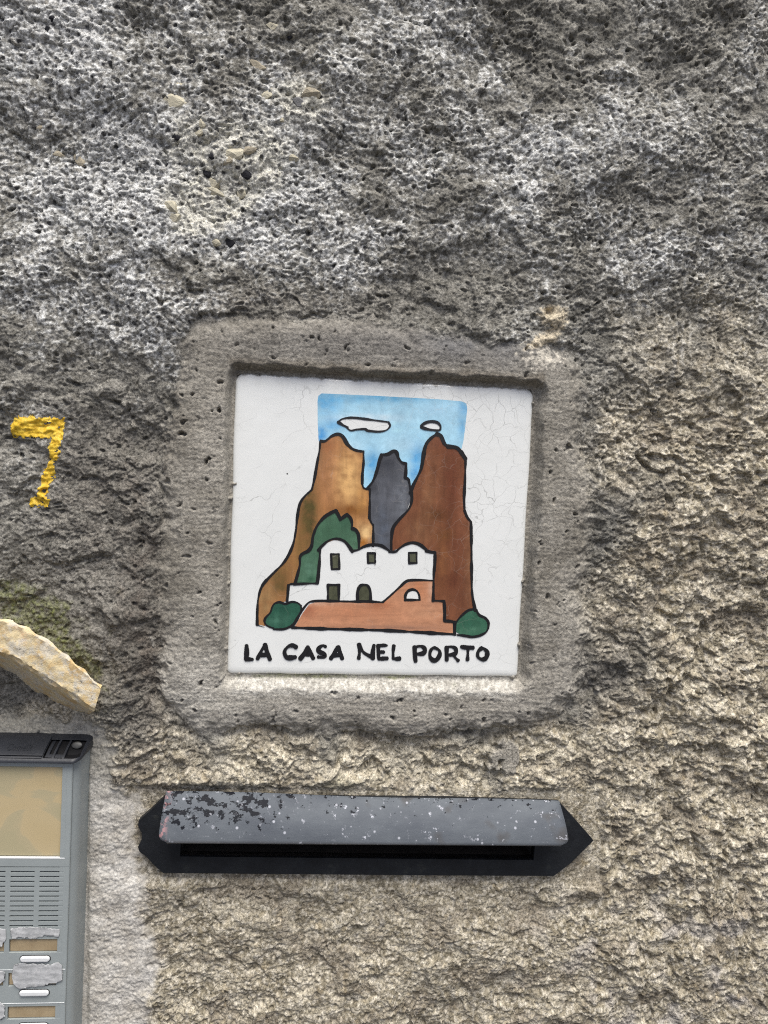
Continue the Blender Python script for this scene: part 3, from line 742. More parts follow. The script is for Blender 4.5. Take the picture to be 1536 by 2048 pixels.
paint('painted_cloud', PT(Z5, [(265, 345), (300, 318), (380, 308), (560, 322), (730, 345), (742, 380), (715, 420), (640, 432), (540, 425), (480, 415), (380, 425), (345, 385)]), wash(np.array([.80, .81, .80]), [], .01), M_GLAZE, 1)
paint('painted_cloud', PT(Z5, [(1030, 385), (1060, 355), (1130, 340), (1190, 350), (1215, 380), (1200, 420), (1130, 415), (1060, 402)]), wash(np.array([.80, .81, .80]), [], .01), M_GLAZE, 1)
OLV = wash(S(84, 86, 68), [], .22, 5, 10)
WINS = [[(958, 520), (1052, 518), (1056, 695), (965, 700)], [(1388, 508), (1478, 508), (1478, 625), (1395, 625)]]
DOORS = [[(920, 882), (1050, 882), (1050, 1064), (920, 1064)], [(1270, 1068), (1272, 960), (1300, 895), (1350, 880), (1395, 895), (1422, 960), (1425, 1068)]]
W3 = [(515, 505), (608, 500), (612, 625), (520, 628)]
for w in WINS: paint('painted_window', PT(Z3, w), OLV, M_PAINT, 4)
paint('painted_window', PT(Z4, W3), OLV, M_PAINT, 4)
for w in DOORS: paint('painted_door', PT(Z3, w), wash(S(76, 78, 60), [], .22, 5, 11), M_PAINT, 5)

# --- black brush outlines (widths in photo pixels)
stroke('outline', [PT(Z1, [(468, 377), (490, 377), (520, 354), (550, 345), (572, 357), (592, 390), (616, 413), (640, 422), (668, 426)])], 5.4)
stroke('outline', [PT(Z1, [(467, 380), (463, 420), (452, 480), (440, 550), (427, 604)]), PT(Z1, [(427, 604), (398, 630), (372, 668), (360, 730), (352, 800), (336, 870), (300, 938), (242, 998), (198, 1048), (180, 1100), (174, 1160), (173, 1232)])], 4.4)
stroke('outline', [PT(Z1, [(173, 1225), (182, 1236), (207, 1243)])], 3.2, wmul=lambda s: 1.3 - s)
stroke('outline', [PT(Z1, [(668, 424), (668, 480), (663, 530), (662, 575)]), PT(Z1, [(662, 575), (670, 596), (697, 601)]), PT(Z1, [(697, 601), (697, 660), (695, 735)]), PT(Z1, [(695, 735), (705, 758), (713, 768)]), PT(Z1, [(713, 768), (713, 830), (712, 866)])], 4.2)
stroke('outline', [PT(Z1, [(684, 598), (712, 562), (730, 515), (742, 470), (752, 440)]), PT(Z1, [(752, 440), (780, 438), (806, 424), (822, 430), (830, 455)]), PT(Z1, [(830, 455), (845, 475), (866, 483)]), PT(Z1, [(866, 483), (865, 520), (862, 548)]), PT(Z1, [(862, 548), (878, 558), (886, 600), (892, 630)])], 5.2)
stroke('outline', [PT(Z1, [(886, 620), (898, 585), (918, 545), (936, 505), (946, 450), (956, 400), (975, 370), (1008, 344)]), PT(Z1, [(1008, 344), (1028, 354), (1044, 388), (1060, 402)]), PT(Z1, [(1060, 402), (1100, 408), (1122, 428)]), PT(Z1, [(1122, 428), (1143, 460)])], 6.0)
stroke('outline', [PT(Z1, [(1143, 458), (1140, 560), (1136, 640), (1138, 700)]), PT(Z1, [(1138, 700), (1150, 730), (1168, 752)]), PT(Z1, [(1168, 752), (1170, 850), (1171, 1000), (1174, 1090), (1188, 1166)])], 4.4)
stroke('outline', [PT(Z1, [(892, 615), (892, 655), (876, 696), (834, 742), (806, 780), (798, 830), (797, 880)])], 4.8)
stroke('outline', [PT(Z3, [(530, 870), (562, 760), (590, 640), (590, 560), (620, 515), (690, 480), (728, 420), (745, 310), (790, 190), (870, 90), (950, 35), (1015, 8)]), PT(Z3, [(1015, 8), (1045, 60), (1070, 112)]), PT(Z3, [(1070, 112), (1100, 85), (1145, 52)]), PT(Z3, [(1145, 52), (1185, 90), (1205, 150), (1205, 215)]), PT(Z3, [(1205, 215), (1255, 240), (1285, 310), (1288, 450)])], 5.2)
stroke('outline', [PT(Z3, [(805, 475), (850, 425), (930, 360), (1020, 338), (1110, 365), (1170, 430), (1210, 492)]), PT(Z3, [(1205, 482), (1270, 472), (1350, 430), (1440, 410), (1540, 418), (1600, 450), (1650, 485)]), PT(Z4, [(285, 490), (360, 490), (410, 450), (480, 405), (570, 385), (650, 410), (720, 465)]), PT(Z4, [(720, 480), (770, 495), (830, 500)])], 4.8)
stroke('outline', [PT(Z3, [(828, 450), (822, 600), (808, 760), (796, 868)])], 5.0)
stroke('outline', [PT(Z3, [(798, 866), (660, 868), (520, 876)]), PT(Z3, [(530, 874), (490, 872), (455, 885)]), PT(Z3, [(455, 885), (448, 980), (438, 1078)])], 4.2)
stroke('outline', [PT(Z4, [(826, 495), (824, 620), (812, 760), (808, 900), (804, 1070)]), PT(Z4, [(804, 1068), (935, 1076)]), PT(Z4, [(932, 1076), (940, 1180), (938, 1310)]), PT(Z4, [(938, 1308), (1000, 1312), (1070, 1326)])], 4.6)
stroke('outline', [PT(Z4, [(800, 834), (680, 828), (560, 828), (490, 840), (420, 900), (300, 1010), (210, 1088)]), PT(Z3, [(1570, 1090), (1400, 1080), (1200, 1080), (1000, 1076), (850, 1072), (740, 1078), (690, 1095), (640, 1150), (590, 1225), (520, 1350), (490, 1390)])], 4.2)
stroke('outline', [PT(Z3, [(500, 1388), (800, 1400), (1200, 1410), (1560, 1420), (1800, 1432), (2100, 1450), (2425, 1468)])], 5.4)
stroke('outline', [PT(Z4, [(1060, 1320), (1058, 1380), (1056, 1465)])], 5.0)
stroke('outline', [PT(Z3, [(275, 1408), (380, 1408), (460, 1385), (520, 1340), (580, 1250), (606, 1170), (600, 1125)]), PT(Z3, [(606, 1130), (560, 1095), (490, 1085), (420, 1108), (350, 1088), (290, 1105), (260, 1150), (240, 1210), (185, 1270), (170, 1310)])], 3.6)
stroke('outline', [PT(Z3, [(170, 1310), (185, 1350), (230, 1380), (280, 1395)])], 2.6)
stroke('outline', [PT(Z4, [(1080, 1320), (1130, 1258), (1210, 1190), (1280, 1172), (1320, 1185)]), PT(Z4, [(1310, 1175), (1350, 1240), (1420, 1275), (1458, 1330), (1455, 1400)]), PT(Z4, [(1455, 1390), (1430, 1440), (1360, 1480), (1270, 1498), (1180, 1485), (1090, 1475)])], 4.0)
stroke('outline', [PT(Z5, [(262, 345), (300, 316), (380, 304), (480, 312), (600, 328), (730, 345)]), PT(Z5, [(730, 345), (745, 380), (710, 420), (640, 434), (540, 425), (510, 410), (430, 415), (380, 424), (345, 400)])], 3.8)
stroke('outline', [PT(Z5, [(350, 395), (310, 375), (262, 345)])], 5.2)
stroke('outline', [PT(Z5, [(1032, 385), (1075, 352), (1130, 340), (1185, 350), (1214, 385), (1205, 420), (1150, 420), (1080, 408)])], 4.6, closed=True)
stroke('outline', [PT(Z4, [(478, 1062), (476, 1010), (505, 960), (560, 938), (612, 958), (638, 1005), (645, 1062)]), PT(Z4, [(470, 1062), (650, 1060)])], 4.4)
for w in WINS: stroke('outline', [[p, q] for p, q in zip(PT(Z3, w), PT(Z3, w[1:] + w[:1]))], 3.6, smooth=False)
stroke('outline', [[p, q] for p, q in zip(PT(Z4, W3), PT(Z4, W3[1:] + W3[:1]))], 3.6, smooth=False)
stroke('outline', [PT(Z3, [(1480, 600), (1476, 655)])], 2.6, wmul=lambda s: 1.2 - s)
d = DOORS[0]; stroke('outline', [PT(Z3, [d[3], d[0]]), PT(Z3, [d[0], d[1]]), PT(Z3, [d[1], d[2]])], 4.6, smooth=False)
stroke('outline', [PT(Z3, DOORS[1])], 4.8)

# --- hand-painted lettering
LW = 6.6
def letter(fn, lists, w=LW, **kw): stroke('letter', [PT(fn, l) for l in lists], w, **kw)
letter(ZL, [[(78, 122), (80, 200), (74, 285)], [(72, 284), (110, 284), (150, 286)]], 7.4)
letter(ZL, [[(206, 280), (245, 200), (292, 112)], [(296, 112), (318, 190), (355, 285)], [(245, 232), (330, 232)]], 6.8)
letter(ZL, [[(664, 142), (630, 122), (580, 128), (535, 170), (528, 215), (552, 260), (600, 266), (655, 258)]], 7.4)
letter(ZL, [[(712, 278), (760, 215), (804, 138)], [(804, 140), (830, 205), (866, 275)], [(750, 232), (836, 226)]], 6.6)
letter(ZL, [[(1012, 136), (975, 124), (935, 150), (926, 185), (960, 208), (1000, 225), (1006, 250), (970, 262), (925, 258)]], 7.0)
letter(ZL, [[(1072, 278), (1115, 210), (1150, 140)], [(1158, 140), (1180, 200), (1208, 278)], [(1105, 238), (1195, 234)]], 6.6)
letter(ZR, [[(-74, 275), (-66, 200), (-70, 110)], [(-68, 115), (-20, 200), (60, 250)], [(58, 245), (92, 270)], [(92, 275), (92, 200), (106, 118)]], 7.6)
letter(ZR, [[(155, 122), (158, 200), (160, 275)], [(160, 126), (215, 120), (258, 122)], [(165, 198), (220, 200)], [(160, 282), (215, 276), (262, 274)]], 6.2)
letter(ZR, [[(340, 125), (332, 200), (332, 272)], [(332, 278), (370, 280), (408, 276)]], 6.8)
letter(ZR, [[(586, 140), (588, 230), (598, 310)], [(586, 145), (640, 130), (690, 142), (708, 178), (690, 212), (640, 222), (608, 222)]], 6.8)
letter(ZR, [[(824, 150), (876, 180), (882, 230), (850, 285), (810, 298), (770, 260), (768, 200), (790, 162)]], 7.0, closed=True)
letter(ZR, [[(964, 145), (964, 220), (965, 295)], [(964, 145), (1010, 136), (1060, 150), (1076, 185), (1060, 220), (1000, 235)], [(1045, 235), (1070, 270), (1100, 300)]], 6.4)
letter(ZR, [[(1138, 136), (1190, 145), (1276, 148)], [(1216, 155), (1214, 220), (1210, 290)]], 6.6)
letter(ZR, [[(1390, 155), (1438, 190), (1442, 235), (1420, 275), (1380, 285), (1338, 262), (1330, 215), (1350, 175)]], 7.0, closed=True)

# ================================================================== ROOF TILE HOOD over the intercom
mt = bpy.data.materials.new('weathered_terracotta'); t, b = nodes(mt); oc = objcoord(t)
c = ramp(t, noise(t, oc, 60, 7, .7), [(.30, (.46, .30, .13)), (.43, (.64, .46, .22)), (.56, (.74, .62, .38)), (.72, (.64, .36, .18))])
lw = ramp(t, noise(t, oc, 90, 8, .75), [(.47, (0, 0, 0)), (.56, (1, 1, 1))])
c = mix(t, math_(t, 'MULTIPLY', lw, .8), c, (.66, .62, .52))
dk = ramp(t, noise(t, oc, 420, 4, .7), [(.60, (0, 0, 0)), (.68, (1, 1, 1))])
c = mix(t, math_(t, 'MULTIPLY', dk, math_(t, 'MULTIPLY', lw, .9)), c, (.06, .055, .045))
t.links.new(c, b.inputs['Base Color']); b.inputs['Roughness'].default_value = .9; b.inputs['Specular IOR Level'].default_value = .2
bump(t, b, math_(t, 'ADD', noise(t, oc, 220, 6, .7), math_(t, 'MULTIPLY', noise(t, oc, 900, 3, .7), .3)), .0008)
d_front = -.034
F_out = [(-236, 1392), (-200, 1340), (-150, 1287), (-100, 1252), (-50, 1236), (0, 1236), (39, 1248), (70, 1264), (104, 1286), (138, 1315), (165, 1338), (203, 1372)]
F_in = [(-205, 1425), (-175, 1385), (-130, 1345), (-85, 1318), (-45, 1307), (-5, 1308), (28, 1318), (58, 1337), (92, 1359), (126, 1380), (152, 1398), (188, 1422)]
B_in = [(-200, 1440), (-170, 1410), (-125, 1375), (-80, 1345), (-45, 1330), (-5, 1334), (28, 1352), (58, 1374), (92, 1396), (122, 1414), (148, 1424), (177, 1430)]
def up3(p, d): a, c_ = un(p[0], p[1], d); return Vector((a, d, c_))
fo = [Vector((*[float(v) for v in ()],)) if False else up3(p, d_front) for p in catmull(F_out, n=9)]
fi = [up3(p, d_front) for p in catmull(F_in, n=9)]
bi = [up3(p, .002) for p in catmull(B_in, n=9)]
bo = []
for a_, b_, c_ in zip(fo, fi, bi):
    th = (a_ - b_) * .8; bo.append(Vector((c_.x + th.x * .9, .002, c_.z + th.z * .9)))
rs = random.Random(3)
bm = bmesh.new(); n = len(fo)
cen = up3((0, 1350), 0)
KW, KD = 12, 16
def ringpts(i):
    ring = []
    for k in range(KW + 1): ring.append(fi[i].lerp(fo[i], k / KW))
    for k in range(1, KD): ring.append(fo[i].lerp(bo[i], k / KD))
    for k in range(KW + 1): ring.append(bo[i].lerp(bi[i], k / KW))
    for k in range(1, KD): ring.append(bi[i].lerp(fi[i], k / KD))
    return ring
grid = []
for i in range(n):
    r = ringpts(i); row = []
    for k, p in enumerate(r):
        j = Vector((rs.uniform(-1, 1), rs.uniform(-1, 1), rs.uniform(-1, 1))) * .00022
        corner = k in (0, KW)
        if corner: p = p + Vector((0, .0006 + .0012 * abs(math.sin(i * .37 + k)), 0)) + (fo[i] - fi[i]).normalized() * ((.0006 if k == 0 else -.0006) * (1 + math.sin(i * .61)))
        q1 = float(perlin(np.array([p.x * 130 + p.y * 90]), np.array([p.z * 130 + p.y * 60]), 301)[0]); q2 = float(perlin(np.array([p.x * 420 + p.y * 300]), np.array([p.z * 420 - p.y * 200]), 302)[0])
        out_ = Vector((0, -1, 0)) if k <= KW else (fo[i] - fi[i]).normalized()
        row.append(bm.verts.new(p + j + out_ * (.0008 * q1 + .0006 * q2)))
    grid.append(row)
L = len(grid[0])
for i in range(n - 1):
    for k in range(L): bm.faces.new((grid[i][k], grid[i][(k + 1) % L], grid[i + 1][(k + 1) % L], grid[i + 1][k]))
for row in (grid[0], grid[-1]): bm.faces.new(row)
bmesh.ops.triangulate(bm, faces=[f for f in bm.faces if len(f.verts) > 4])
bmesh.ops.recalc_face_normals(bm, faces=bm.faces)
base = Vector((cen.x, 0, cen.z))
for v in bm.verts: v.co -= base
o = obj('terracotta_hood', bm, mt, None, True); o.location = (base.x, 0, base.z + Z0)
tag(o, 'curved weathered terracotta roof tile set in the wall as a hood over the intercom', 'roof tile')
mod = o.modifiers.new('edge', 'EDGE_SPLIT'); mod.split_angle = math.radians(38)

# ================================================================== LETTER SLOT
mt = bpy.data.materials.new('black_painted_iron'); t, b = nodes(mt); oc = objcoord(t)
c = ramp(t, noise(t, oc, 70, 6, .7), [(.35, (.006, .007, .009)), (.6, (.012, .014, .017)), (.78, (.035, .037, .033))])
t.links.new(c, b.inputs['Base Color']); b.inputs['Roughness'].default_value = .6; b.inputs['Specular IOR Level'].default_value = .3
bump(t, b, noise(t, oc, 500, 4), .0003)
M_IRON = mt
mt = bpy.data.materials.new('chipped_grey_paint'); t, b = nodes(mt); oc = objcoord(t)
sp = N(t, 'ShaderNodeSeparateXYZ'); t.links.new(oc, sp.inputs[0])
c = mix(t, 1.0, (.108, .120, .134), ramp(t, noise(t, scaled(t, oc, (25, 60, 60)), 1, 6, .65), [(.3, (.78, .78, .8)), (.7, (1.25, 1.24, 1.2))]), 'MULTIPLY')
# rusty dull spots
ru = ramp(t, noise(t, oc, 48, 2, .4), [(.66, (0, 0, 0)), (.74, (1, 1, 1))])
c = mix(t, math_(t, 'MULTIPLY', ru, .55), c, (.075, .066, .058))
# dust along the lower edge
low = math_(t, 'MULTIPLY', math_(t, 'ADD', math_(t, 'MULTIPLY', sp.outputs[2], -1), -.0195), 220, True)
low = math_(t, 'MULTIPLY', low, ramp(t, noise(t, scaled(t, oc, (40, 200, 200)), 1, 5, .7), [(.3, (.2,) * 3), (.65, (1,) * 3)]))
c = mix(t, math_(t, 'MULTIPLY', low, .6), c, (.30, .265, .235))
# flaked areas: black undercoat, thickest at the upper left corner
reg = math_(t, 'MINIMUM', math_(t, 'MULTIPLY', math_(t, 'ADD', sp.outputs[0], .055), -4.5), math_(t, 'MULTIPLY', math_(t, 'ADD', sp.outputs[2], .013), 14))
reg = math_(t, 'MAXIMUM', reg, math_(t, 'SUBTRACT', math_(t, 'MULTIPLY', sp.outputs[2], 9), .01))
reg = math_(t, 'MINIMUM', math_(t, 'MAXIMUM', reg, -.09), .085)
fl = ramp(t, math_(t, 'ADD', noise(t, scaled(t, oc, (170, 230, 230)), 1, 7, .68), reg), [(.605, (0, 0, 0)), (.615, (1, 1, 1))])
c = mix(t, fl, c, (.010, .011, .015))
# white splashes
wh = ramp(t, noise(t, oc, 210, 5, .72), [(.61, (0, 0, 0)), (.67, (1, 1, 1))])
wm = ramp(t, noise(t, oc, 26, 2), [(.36, (0, 0, 0)), (.55, (1, 1, 1))])
c = mix(t, math_(t, 'MULTIPLY', wh, math_(t, 'MULTIPLY', wm, .85)), c, (.55, .56, .60))
vo = N(t, 'ShaderNodeTexVoronoi'); vo.inputs['Scale'].default_value = 110; t.links.new(oc, vo.inputs['Vector'])
c = mix(t, ramp(t, vo.outputs['Distance'], [(.07, (1, 1, 1)), (.12, (0, 0, 0))]), c, (.40, .41, .44))
# pink primer at the left end
pk = math_(t, 'MULTIPLY', math_(t, 'SUBTRACT', math_(t, 'MULTIPLY', sp.outputs[0], -1), .1280), 300, True)
pk = math_(t, 'MULTIPLY', pk, ramp(t, noise(t, oc, 170, 4, .6), [(.5, (0, 0, 0)), (.56, (1, 1, 1))]))
c = mix(t, math_(t, 'MULTIPLY', pk, .8), c, (.50, .27, .27))
t.links.new(c, b.inputs['Base Color']); b.inputs['Roughness'].default_value = .55; b.inputs['Specular IOR Level'].default_value = .12
hgt = math_(t, 'ADD', math_(t, 'MULTIPLY', fl, -1), math_(t, 'MULTIPLY', noise(t, oc, 900, 3), .5))
bump(t, b, hgt, .00025)
M_CHIP = mt
ROT = math.radians(1.45)                                     # the slot hangs a little clockwise
sx0, sz0 = un(728, 1600, -.004)
slot = empty('mail_slot', (sx0, 0, sz0 + Z0), ROT)
tag(slot, 'black letter slot plate with pointed ends under a chipped grey sloping flap', 'mail slot')
ca, sa = math.cos(ROT), math.sin(ROT)
def loc(px, py, d):                                          # photo pixel -> the slot's own axes
    a, c_ = un(px, py, d); a -= sx0; c_ -= sz0
    return a * ca - c_ * sa, a * sa + c_ * ca
plate = [loc(px, py, -.005) for px, py in [(331, 1592), (304, 1618), (286, 1634), (277, 1642), (276, 1652), (284, 1668), (283, 1680), (276, 1694), (279, 1704), (291, 1712), (308, 1730), (326, 1746)]] + \
        [loc(px, py, -.005) for px, py in [(530, 1748), (900, 1751), (1108, 1752), (1142, 1726), (1187, 1681), (1158, 1648), (1120, 1606), (900, 1600), (530, 1594)]]
hx0, hz1 = loc(362, 1672, -.005); hx1, hz0 = loc(1068, 1712, -.005)
hzc = loc(362, 1713, -.005)[1]
hz0 = hzc; hz1 = hz0 + .014
# plate with a real slot: outline bridged to the opening
bm = bmesh.new()
def prism_with_hole(bm, outer, hole, y0, y1):
    of = [bm.verts.new((a, y1, c_)) for a, c_ in outer]; ob = [bm.verts.new((a, y0, c_)) for a, c_ in outer]
    hf_ = [bm.verts.new((a, y1, c_)) for a, c_ in hole]; hb = [bm.verts.new((a, y0, c_)) for a, c_ in hole]
    es = []
    for ring in (of, hf_):
        for i in range(len(ring)): es.append(bm.edges.new((ring[i], ring[(i + 1) % len(ring)])))
    bmesh.ops.triangle_fill(bm, use_beauty=True, edges=es)
    for fr, bk in ((of, ob), (hf_, hb)):
        for i in range(len(fr)):
            j = (i + 1) % len(fr); bm.faces.new((fr[i], fr[j], bk[j], bk[i]))
    bmesh.ops.recalc_face_normals(bm, faces=bm.faces)
prism_with_hole(bm, plate, [(hx0, hz0), (hx1, hz0), (hx1, hz1), (hx0, hz1)], .002, -.005)
obj('back_plate', bm, M_IRON, slot)
# throat of the slot behind the opening
bm = bmesh.new()
for (a0, a1, c0, c1, y0, y1) in ((hx0 - .003, hx1 + .003, hz1, hz1 + .002, -.003, .016), (hx0 - .003, hx1 + .003, hz0 - .002, hz0, -.003, .016), (hx0 - .003, hx0, hz0, hz1, -.003, .016), (hx1, hx1 + .003, hz0, hz1, -.003, .016), (hx0 - .003, hx1 + .003, hz0 - .002, hz1 + .002,   .016, .018)):
    box(bm, a0, a1, y0, y1, c0, c1)
obj('throat', bm, mat_simple('rusty_throat', (.05, .042, .034), .8, .2, .4, 90), slot)
# flap: a bent sheet sloping outward, rounded lower corners and a rolled lower lip
tl = loc(332, 1583, -.007); tr = loc(1119, 1603, -.007); bl = loc(316, 1684, -.023); br = loc(1138, 1690, -.023)
bm = bmesh.new(); NU, NV = 60, 16
def flap(u, v):
    """u along, v from the hinge (0) to the lip (1)"""
    a = Vector((tl[0] * (1 - u) + tr[0] * u, -.0062, tl[1] * (1 - u) + tr[1] * u)); c_ = Vector((bl[0] * (1 - u) + br[0] * u, -.0235, bl[1] * (1 - u) + br[1] * u))
    p = a.lerp(c_, v)
    p.y -= .0035 * math.sin(math.pi * v)                     # slightly bellied sheet
    p.z += .0006 * math.sin(u * 9) * (1 - v)
    return p
wid = br[0] - bl[0]; hgt_ = abs(bl[1] - tl[1]); rad = .0055
top = []; bot = []
for j in range(NV + 1):
    v = j / NV; dv = (1 - v) * hgt_
    inset = (rad - math.sqrt(max(0, rad * rad - (rad - dv) ** 2))) / wid if dv < rad else 0
    rt, rb_ = [], []
    for i in range(NU + 1):
        u = inset + (1 - 2 * inset) * i / NU
        p = flap(u, v); rt.append(bm.verts.new(p)); rb_.append(bm.verts.new(p + Vector((0, .0022, -.0012))))
    top.append(rt); bot.append(rb_)
lip = [bm.verts.new(v.co + Vector((0, .0009, -.0011))) for v in top[-1]]
for j in range(NV):
    for i in range(NU):
        bm.faces.new((top[j][i], top[j][i + 1], top[j + 1][i + 1], top[j + 1][i])); bm.faces.new((bot[j][i], bot[j + 1][i], bot[j + 1][i + 1], bot[j][i + 1]))
    for i in (0, NU): bm.faces.new((top[j][i], top[j + 1][i], bot[j + 1][i], bot[j][i]))
for i in range(NU):
    bm.faces.new((top[-1][i], top[-1][i + 1], lip[i + 1], lip[i])); bm.faces.new((lip[i], lip[i + 1], bot[-1][i + 1], bot[-1][i]))
    bm.faces.new((top[0][i], bot[0][i], bot[0][i + 1], top[0][i + 1]))
bmesh.ops.recalc_face_normals(bm, faces=bm.faces)
o = obj('flap', bm, M_CHIP, slot, True); o['label'] = 'grey painted flap with flaking paint'
# hinge strip between flap and plate
bm = bmesh.new(); box(bm, tl[0] + .001, tr[0] - .001, -.0064, -.0045, tr[1] - .004, tl[1] + .0006 - .002, .0006)
obj('hinge_strip', bm, M_IRON, slot)

# ================================================================== INTERCOM
M_GREY = mat_simple('grey_plastic', (.305, .335, .328), .42, .45, .06, 60, .00008)
M_DARK = mat_simple('charcoal_plastic', (.020, .022, .027), .45, .4, .25, 90, .0001)
M_BLACKP = mat_simple('black_cavity', (.006, .006, .007), .7, .2, .1)
M_WHITEP = mat_simple('white_plastic', (.72, .73, .72), .35, .5, .06, 200)
mt = bpy.data.materials.new('yellowed_label_card'); t, b = nodes(mt); oc = objcoord(t)
c = ramp(t, noise(t, oc, 30, 3, .45, .6), [(.40, (.43, .375, .225)), (.47, (.46, .39, .235)), (.49, (.52, .415, .235)), (.64, (.50, .395, .215))])
t.links.new(c, b.inputs['Base Color']); b.inputs['Roughness'].default_value = .5; b.inputs['Coat Weight'].default_value = .25; b.inputs['Coat Roughness'].default_value = .1
M_CARD = mt
mt = bpy.data.materials.new('name_card'); t, b = nodes(mt); oc = objcoord(t)
t.links.new(ramp(t, noise(t, oc, 120, 4), [(.3, (.31, .23, .13)), (.7, (.42, .33, .20))]), b.inputs['Base Color']); b.inputs['Roughness'].default_value = .5
b.inputs['Coat Weight'].default_value = .3
M_NAME = mt
mt = bpy.data.materials.new('torn_sticker_paper'); t, b = nodes(mt); oc = objcoord(t)
c = ramp(t, noise(t, scaled(t, oc, (160, 300, 300)), 1, 7, .75), [(.36, (.33, .335, .33)), (.5, (.44, .445, .44)), (.64, (.60, .60, .59))])
t.links.new(c, b.inputs['Base Color']); b.inputs['Roughness'].default_value = .8; bump(t, b, noise(t, oc, 500, 5, .7), .00012)
M_PAPER = mt
IROT = math.radians(1.1)
ix0, iz0 = un(182, 1500, 0)
ic = empty('intercom_panel', (ix0, 0, iz0 + Z0), IROT)
tag(ic, 'grey plastic door intercom with charcoal top, yellowed label window, speaker slots and white buttons', 'intercom')
ci, si = math.cos(IROT), math.sin(IROT)
def il(px, py, d):
    a, c_ = un(px, py, d); a -= ix0; c_ -= iz0
    return a * ci - c_ * si, a * si + c_ * ci
W = .024                                                     # how far the face stands off the wall
fu = lambda px: il(px, 1800, -W)[0]
fv = lambda py: il(70, py, -W)[1]
FR = fu(137)                                                 # right border of the module bay
uL, uR = fu(-97), fu(127)
right = 0.0; left = 2 * (uL + uR) / 2 - right
vtop, vbot = fv(1523), fv(2290)
FL = uL + (uR - FR)
# housing: cross-section swept down, rounded sides; the front bay is left open for the modules
prof = [(right, .004)]
RR = .0095
xr = right - .0005
prof += [(xr, -.004), (xr - .0003, -W + RR)]
for k in range(1, 9):
    a = math.radians(90 * k / 8); prof.append((xr - .0003 - RR * (1 - math.cos(a)), -W + RR - RR * math.sin(a)))
prof += [(FR, -W), (FR, -W + .004)]
half = prof
mid_u = (left + right) / 2
full = half + [(2 * mid_u - a, y) for a, y in half[::-1]]
bm = bmesh.new(); rows = []
for v in (vtop, vtop - .1, vbot):
    rows.append([bm.verts.new((a, y, v)) for a, y in full])
for r0, r1 in zip(rows, rows[1:]):
    for i in range(len(full) - 1): bm.faces.new((r0[i], r0[i + 1], r1[i + 1], r1[i]))
for r in (rows[0], rows[-1]): bm.faces.new(r)
bmesh.ops.recalc_face_normals(bm, faces=bm.faces)
o = obj('housing', bm, M_GREY, ic)
for p in o.data.polygons: p.use_smooth = len(p.vertices) == 4
mod = o.modifiers.new('edge', 'EDGE_SPLIT'); mod.split_angle = math.radians(35)

def plate_holes(bm, x0, x1, z0, z1, holes, y0, y1, rim=0):
    """a flat module face with rectangular openings cut through it"""
    gx = sorted({x0, x1, *[hh[0] for hh in holes], *[hh[1] for hh in holes]}); gz = sorted({z0, z1, *[hh[2] for hh in holes], *[hh[3] for hh in holes]})
    inside = lambda a, c_: any(hh[0] < a < hh[1] and hh[2] < c_ < hh[3] for hh in holes)
    solid = {}
    vf = {}
    def gv(i, j, y):
        k = (i, j, y)
        if k not in vf: vf[k] = bm.verts.new((gx[i], y, gz[j]))
        return vf[k]
    for i in range(len(gx) - 1):
        for j in range(len(gz) - 1):
            solid[i, j] = not inside((gx[i] + gx[i + 1]) / 2, (gz[j] + gz[j + 1]) / 2)
    for (i, j), s in solid.items():
        if not s: continue
        bm.faces.new((gv(i, j, y1), gv(i + 1, j, y1), gv(i + 1, j + 1, y1), gv(i, j + 1, y1)))
        for di, dj, e in ((1, 0, ((i + 1, j), (i + 1, j + 1))), (-1, 0, ((i, j + 1), (i, j))), (0, 1, ((i + 1, j + 1), (i, j + 1))), (0, -1, ((i, j), (i + 1, j)))):
            if not solid.get((i + di, j + dj), False):
                (a, c_), (a2, c2) = e
                bm.faces.new((gv(a, c_, y1), gv(a, c_, y0), gv(a2, c2, y0), gv(a2, c2, y1)))
    bmesh.ops.recalc_face_normals(bm, faces=bm.faces)

EPS = .0004
# label module with the big yellowed window
bm = bmesh.new(); plate_holes(bm, FL + EPS, FR - EPS, fv(1734) + EPS, vtop - .0003, [(uL, uR, fv(1717), fv(1533))], -W + .006, -W - .0002)
obj('window_frame', bm, M_GREY, ic)
bm = bmesh.new(); box(bm, uL + .0002, uR - .0002, -W + .0012, -W + .004, fv(1714), fv(1535), .0005)
o = obj('label_window', bm, M_CARD, ic); o['label'] = 'large yellowed label window'
bm = bmesh.new(); box(bm, uL, uR, -W - .0002, -W + .005, fv(1718), fv(1715.4), .0002)
obj('window_lip', bm, M_WHITEP, ic)
# speaker module
holes = []
cols = [(-96, -48), (-38, 10), (20, 68), (78, 126)]
for k in range(12):
    yc = 1743.2 + k * 9.82
    for a, b_ in cols: holes.append((fu(a), fu(b_), fv(yc + 1.9), fv(yc - 1.3)))
bm = bmesh.new(); plate_holes(bm, FL + EPS, FR - EPS, fv(1853.6), fv(1734.6), holes, -W + .0045, -W - .0001)
obj('speaker_grille', bm, M_GREY, ic)
bm = bmesh.new(); box(bm, FL + .0006, FR - .0006, -W + .0046, -W + .006, fv(1853), fv(1736))
obj('speaker_backing', bm, M_BLACKP, ic)
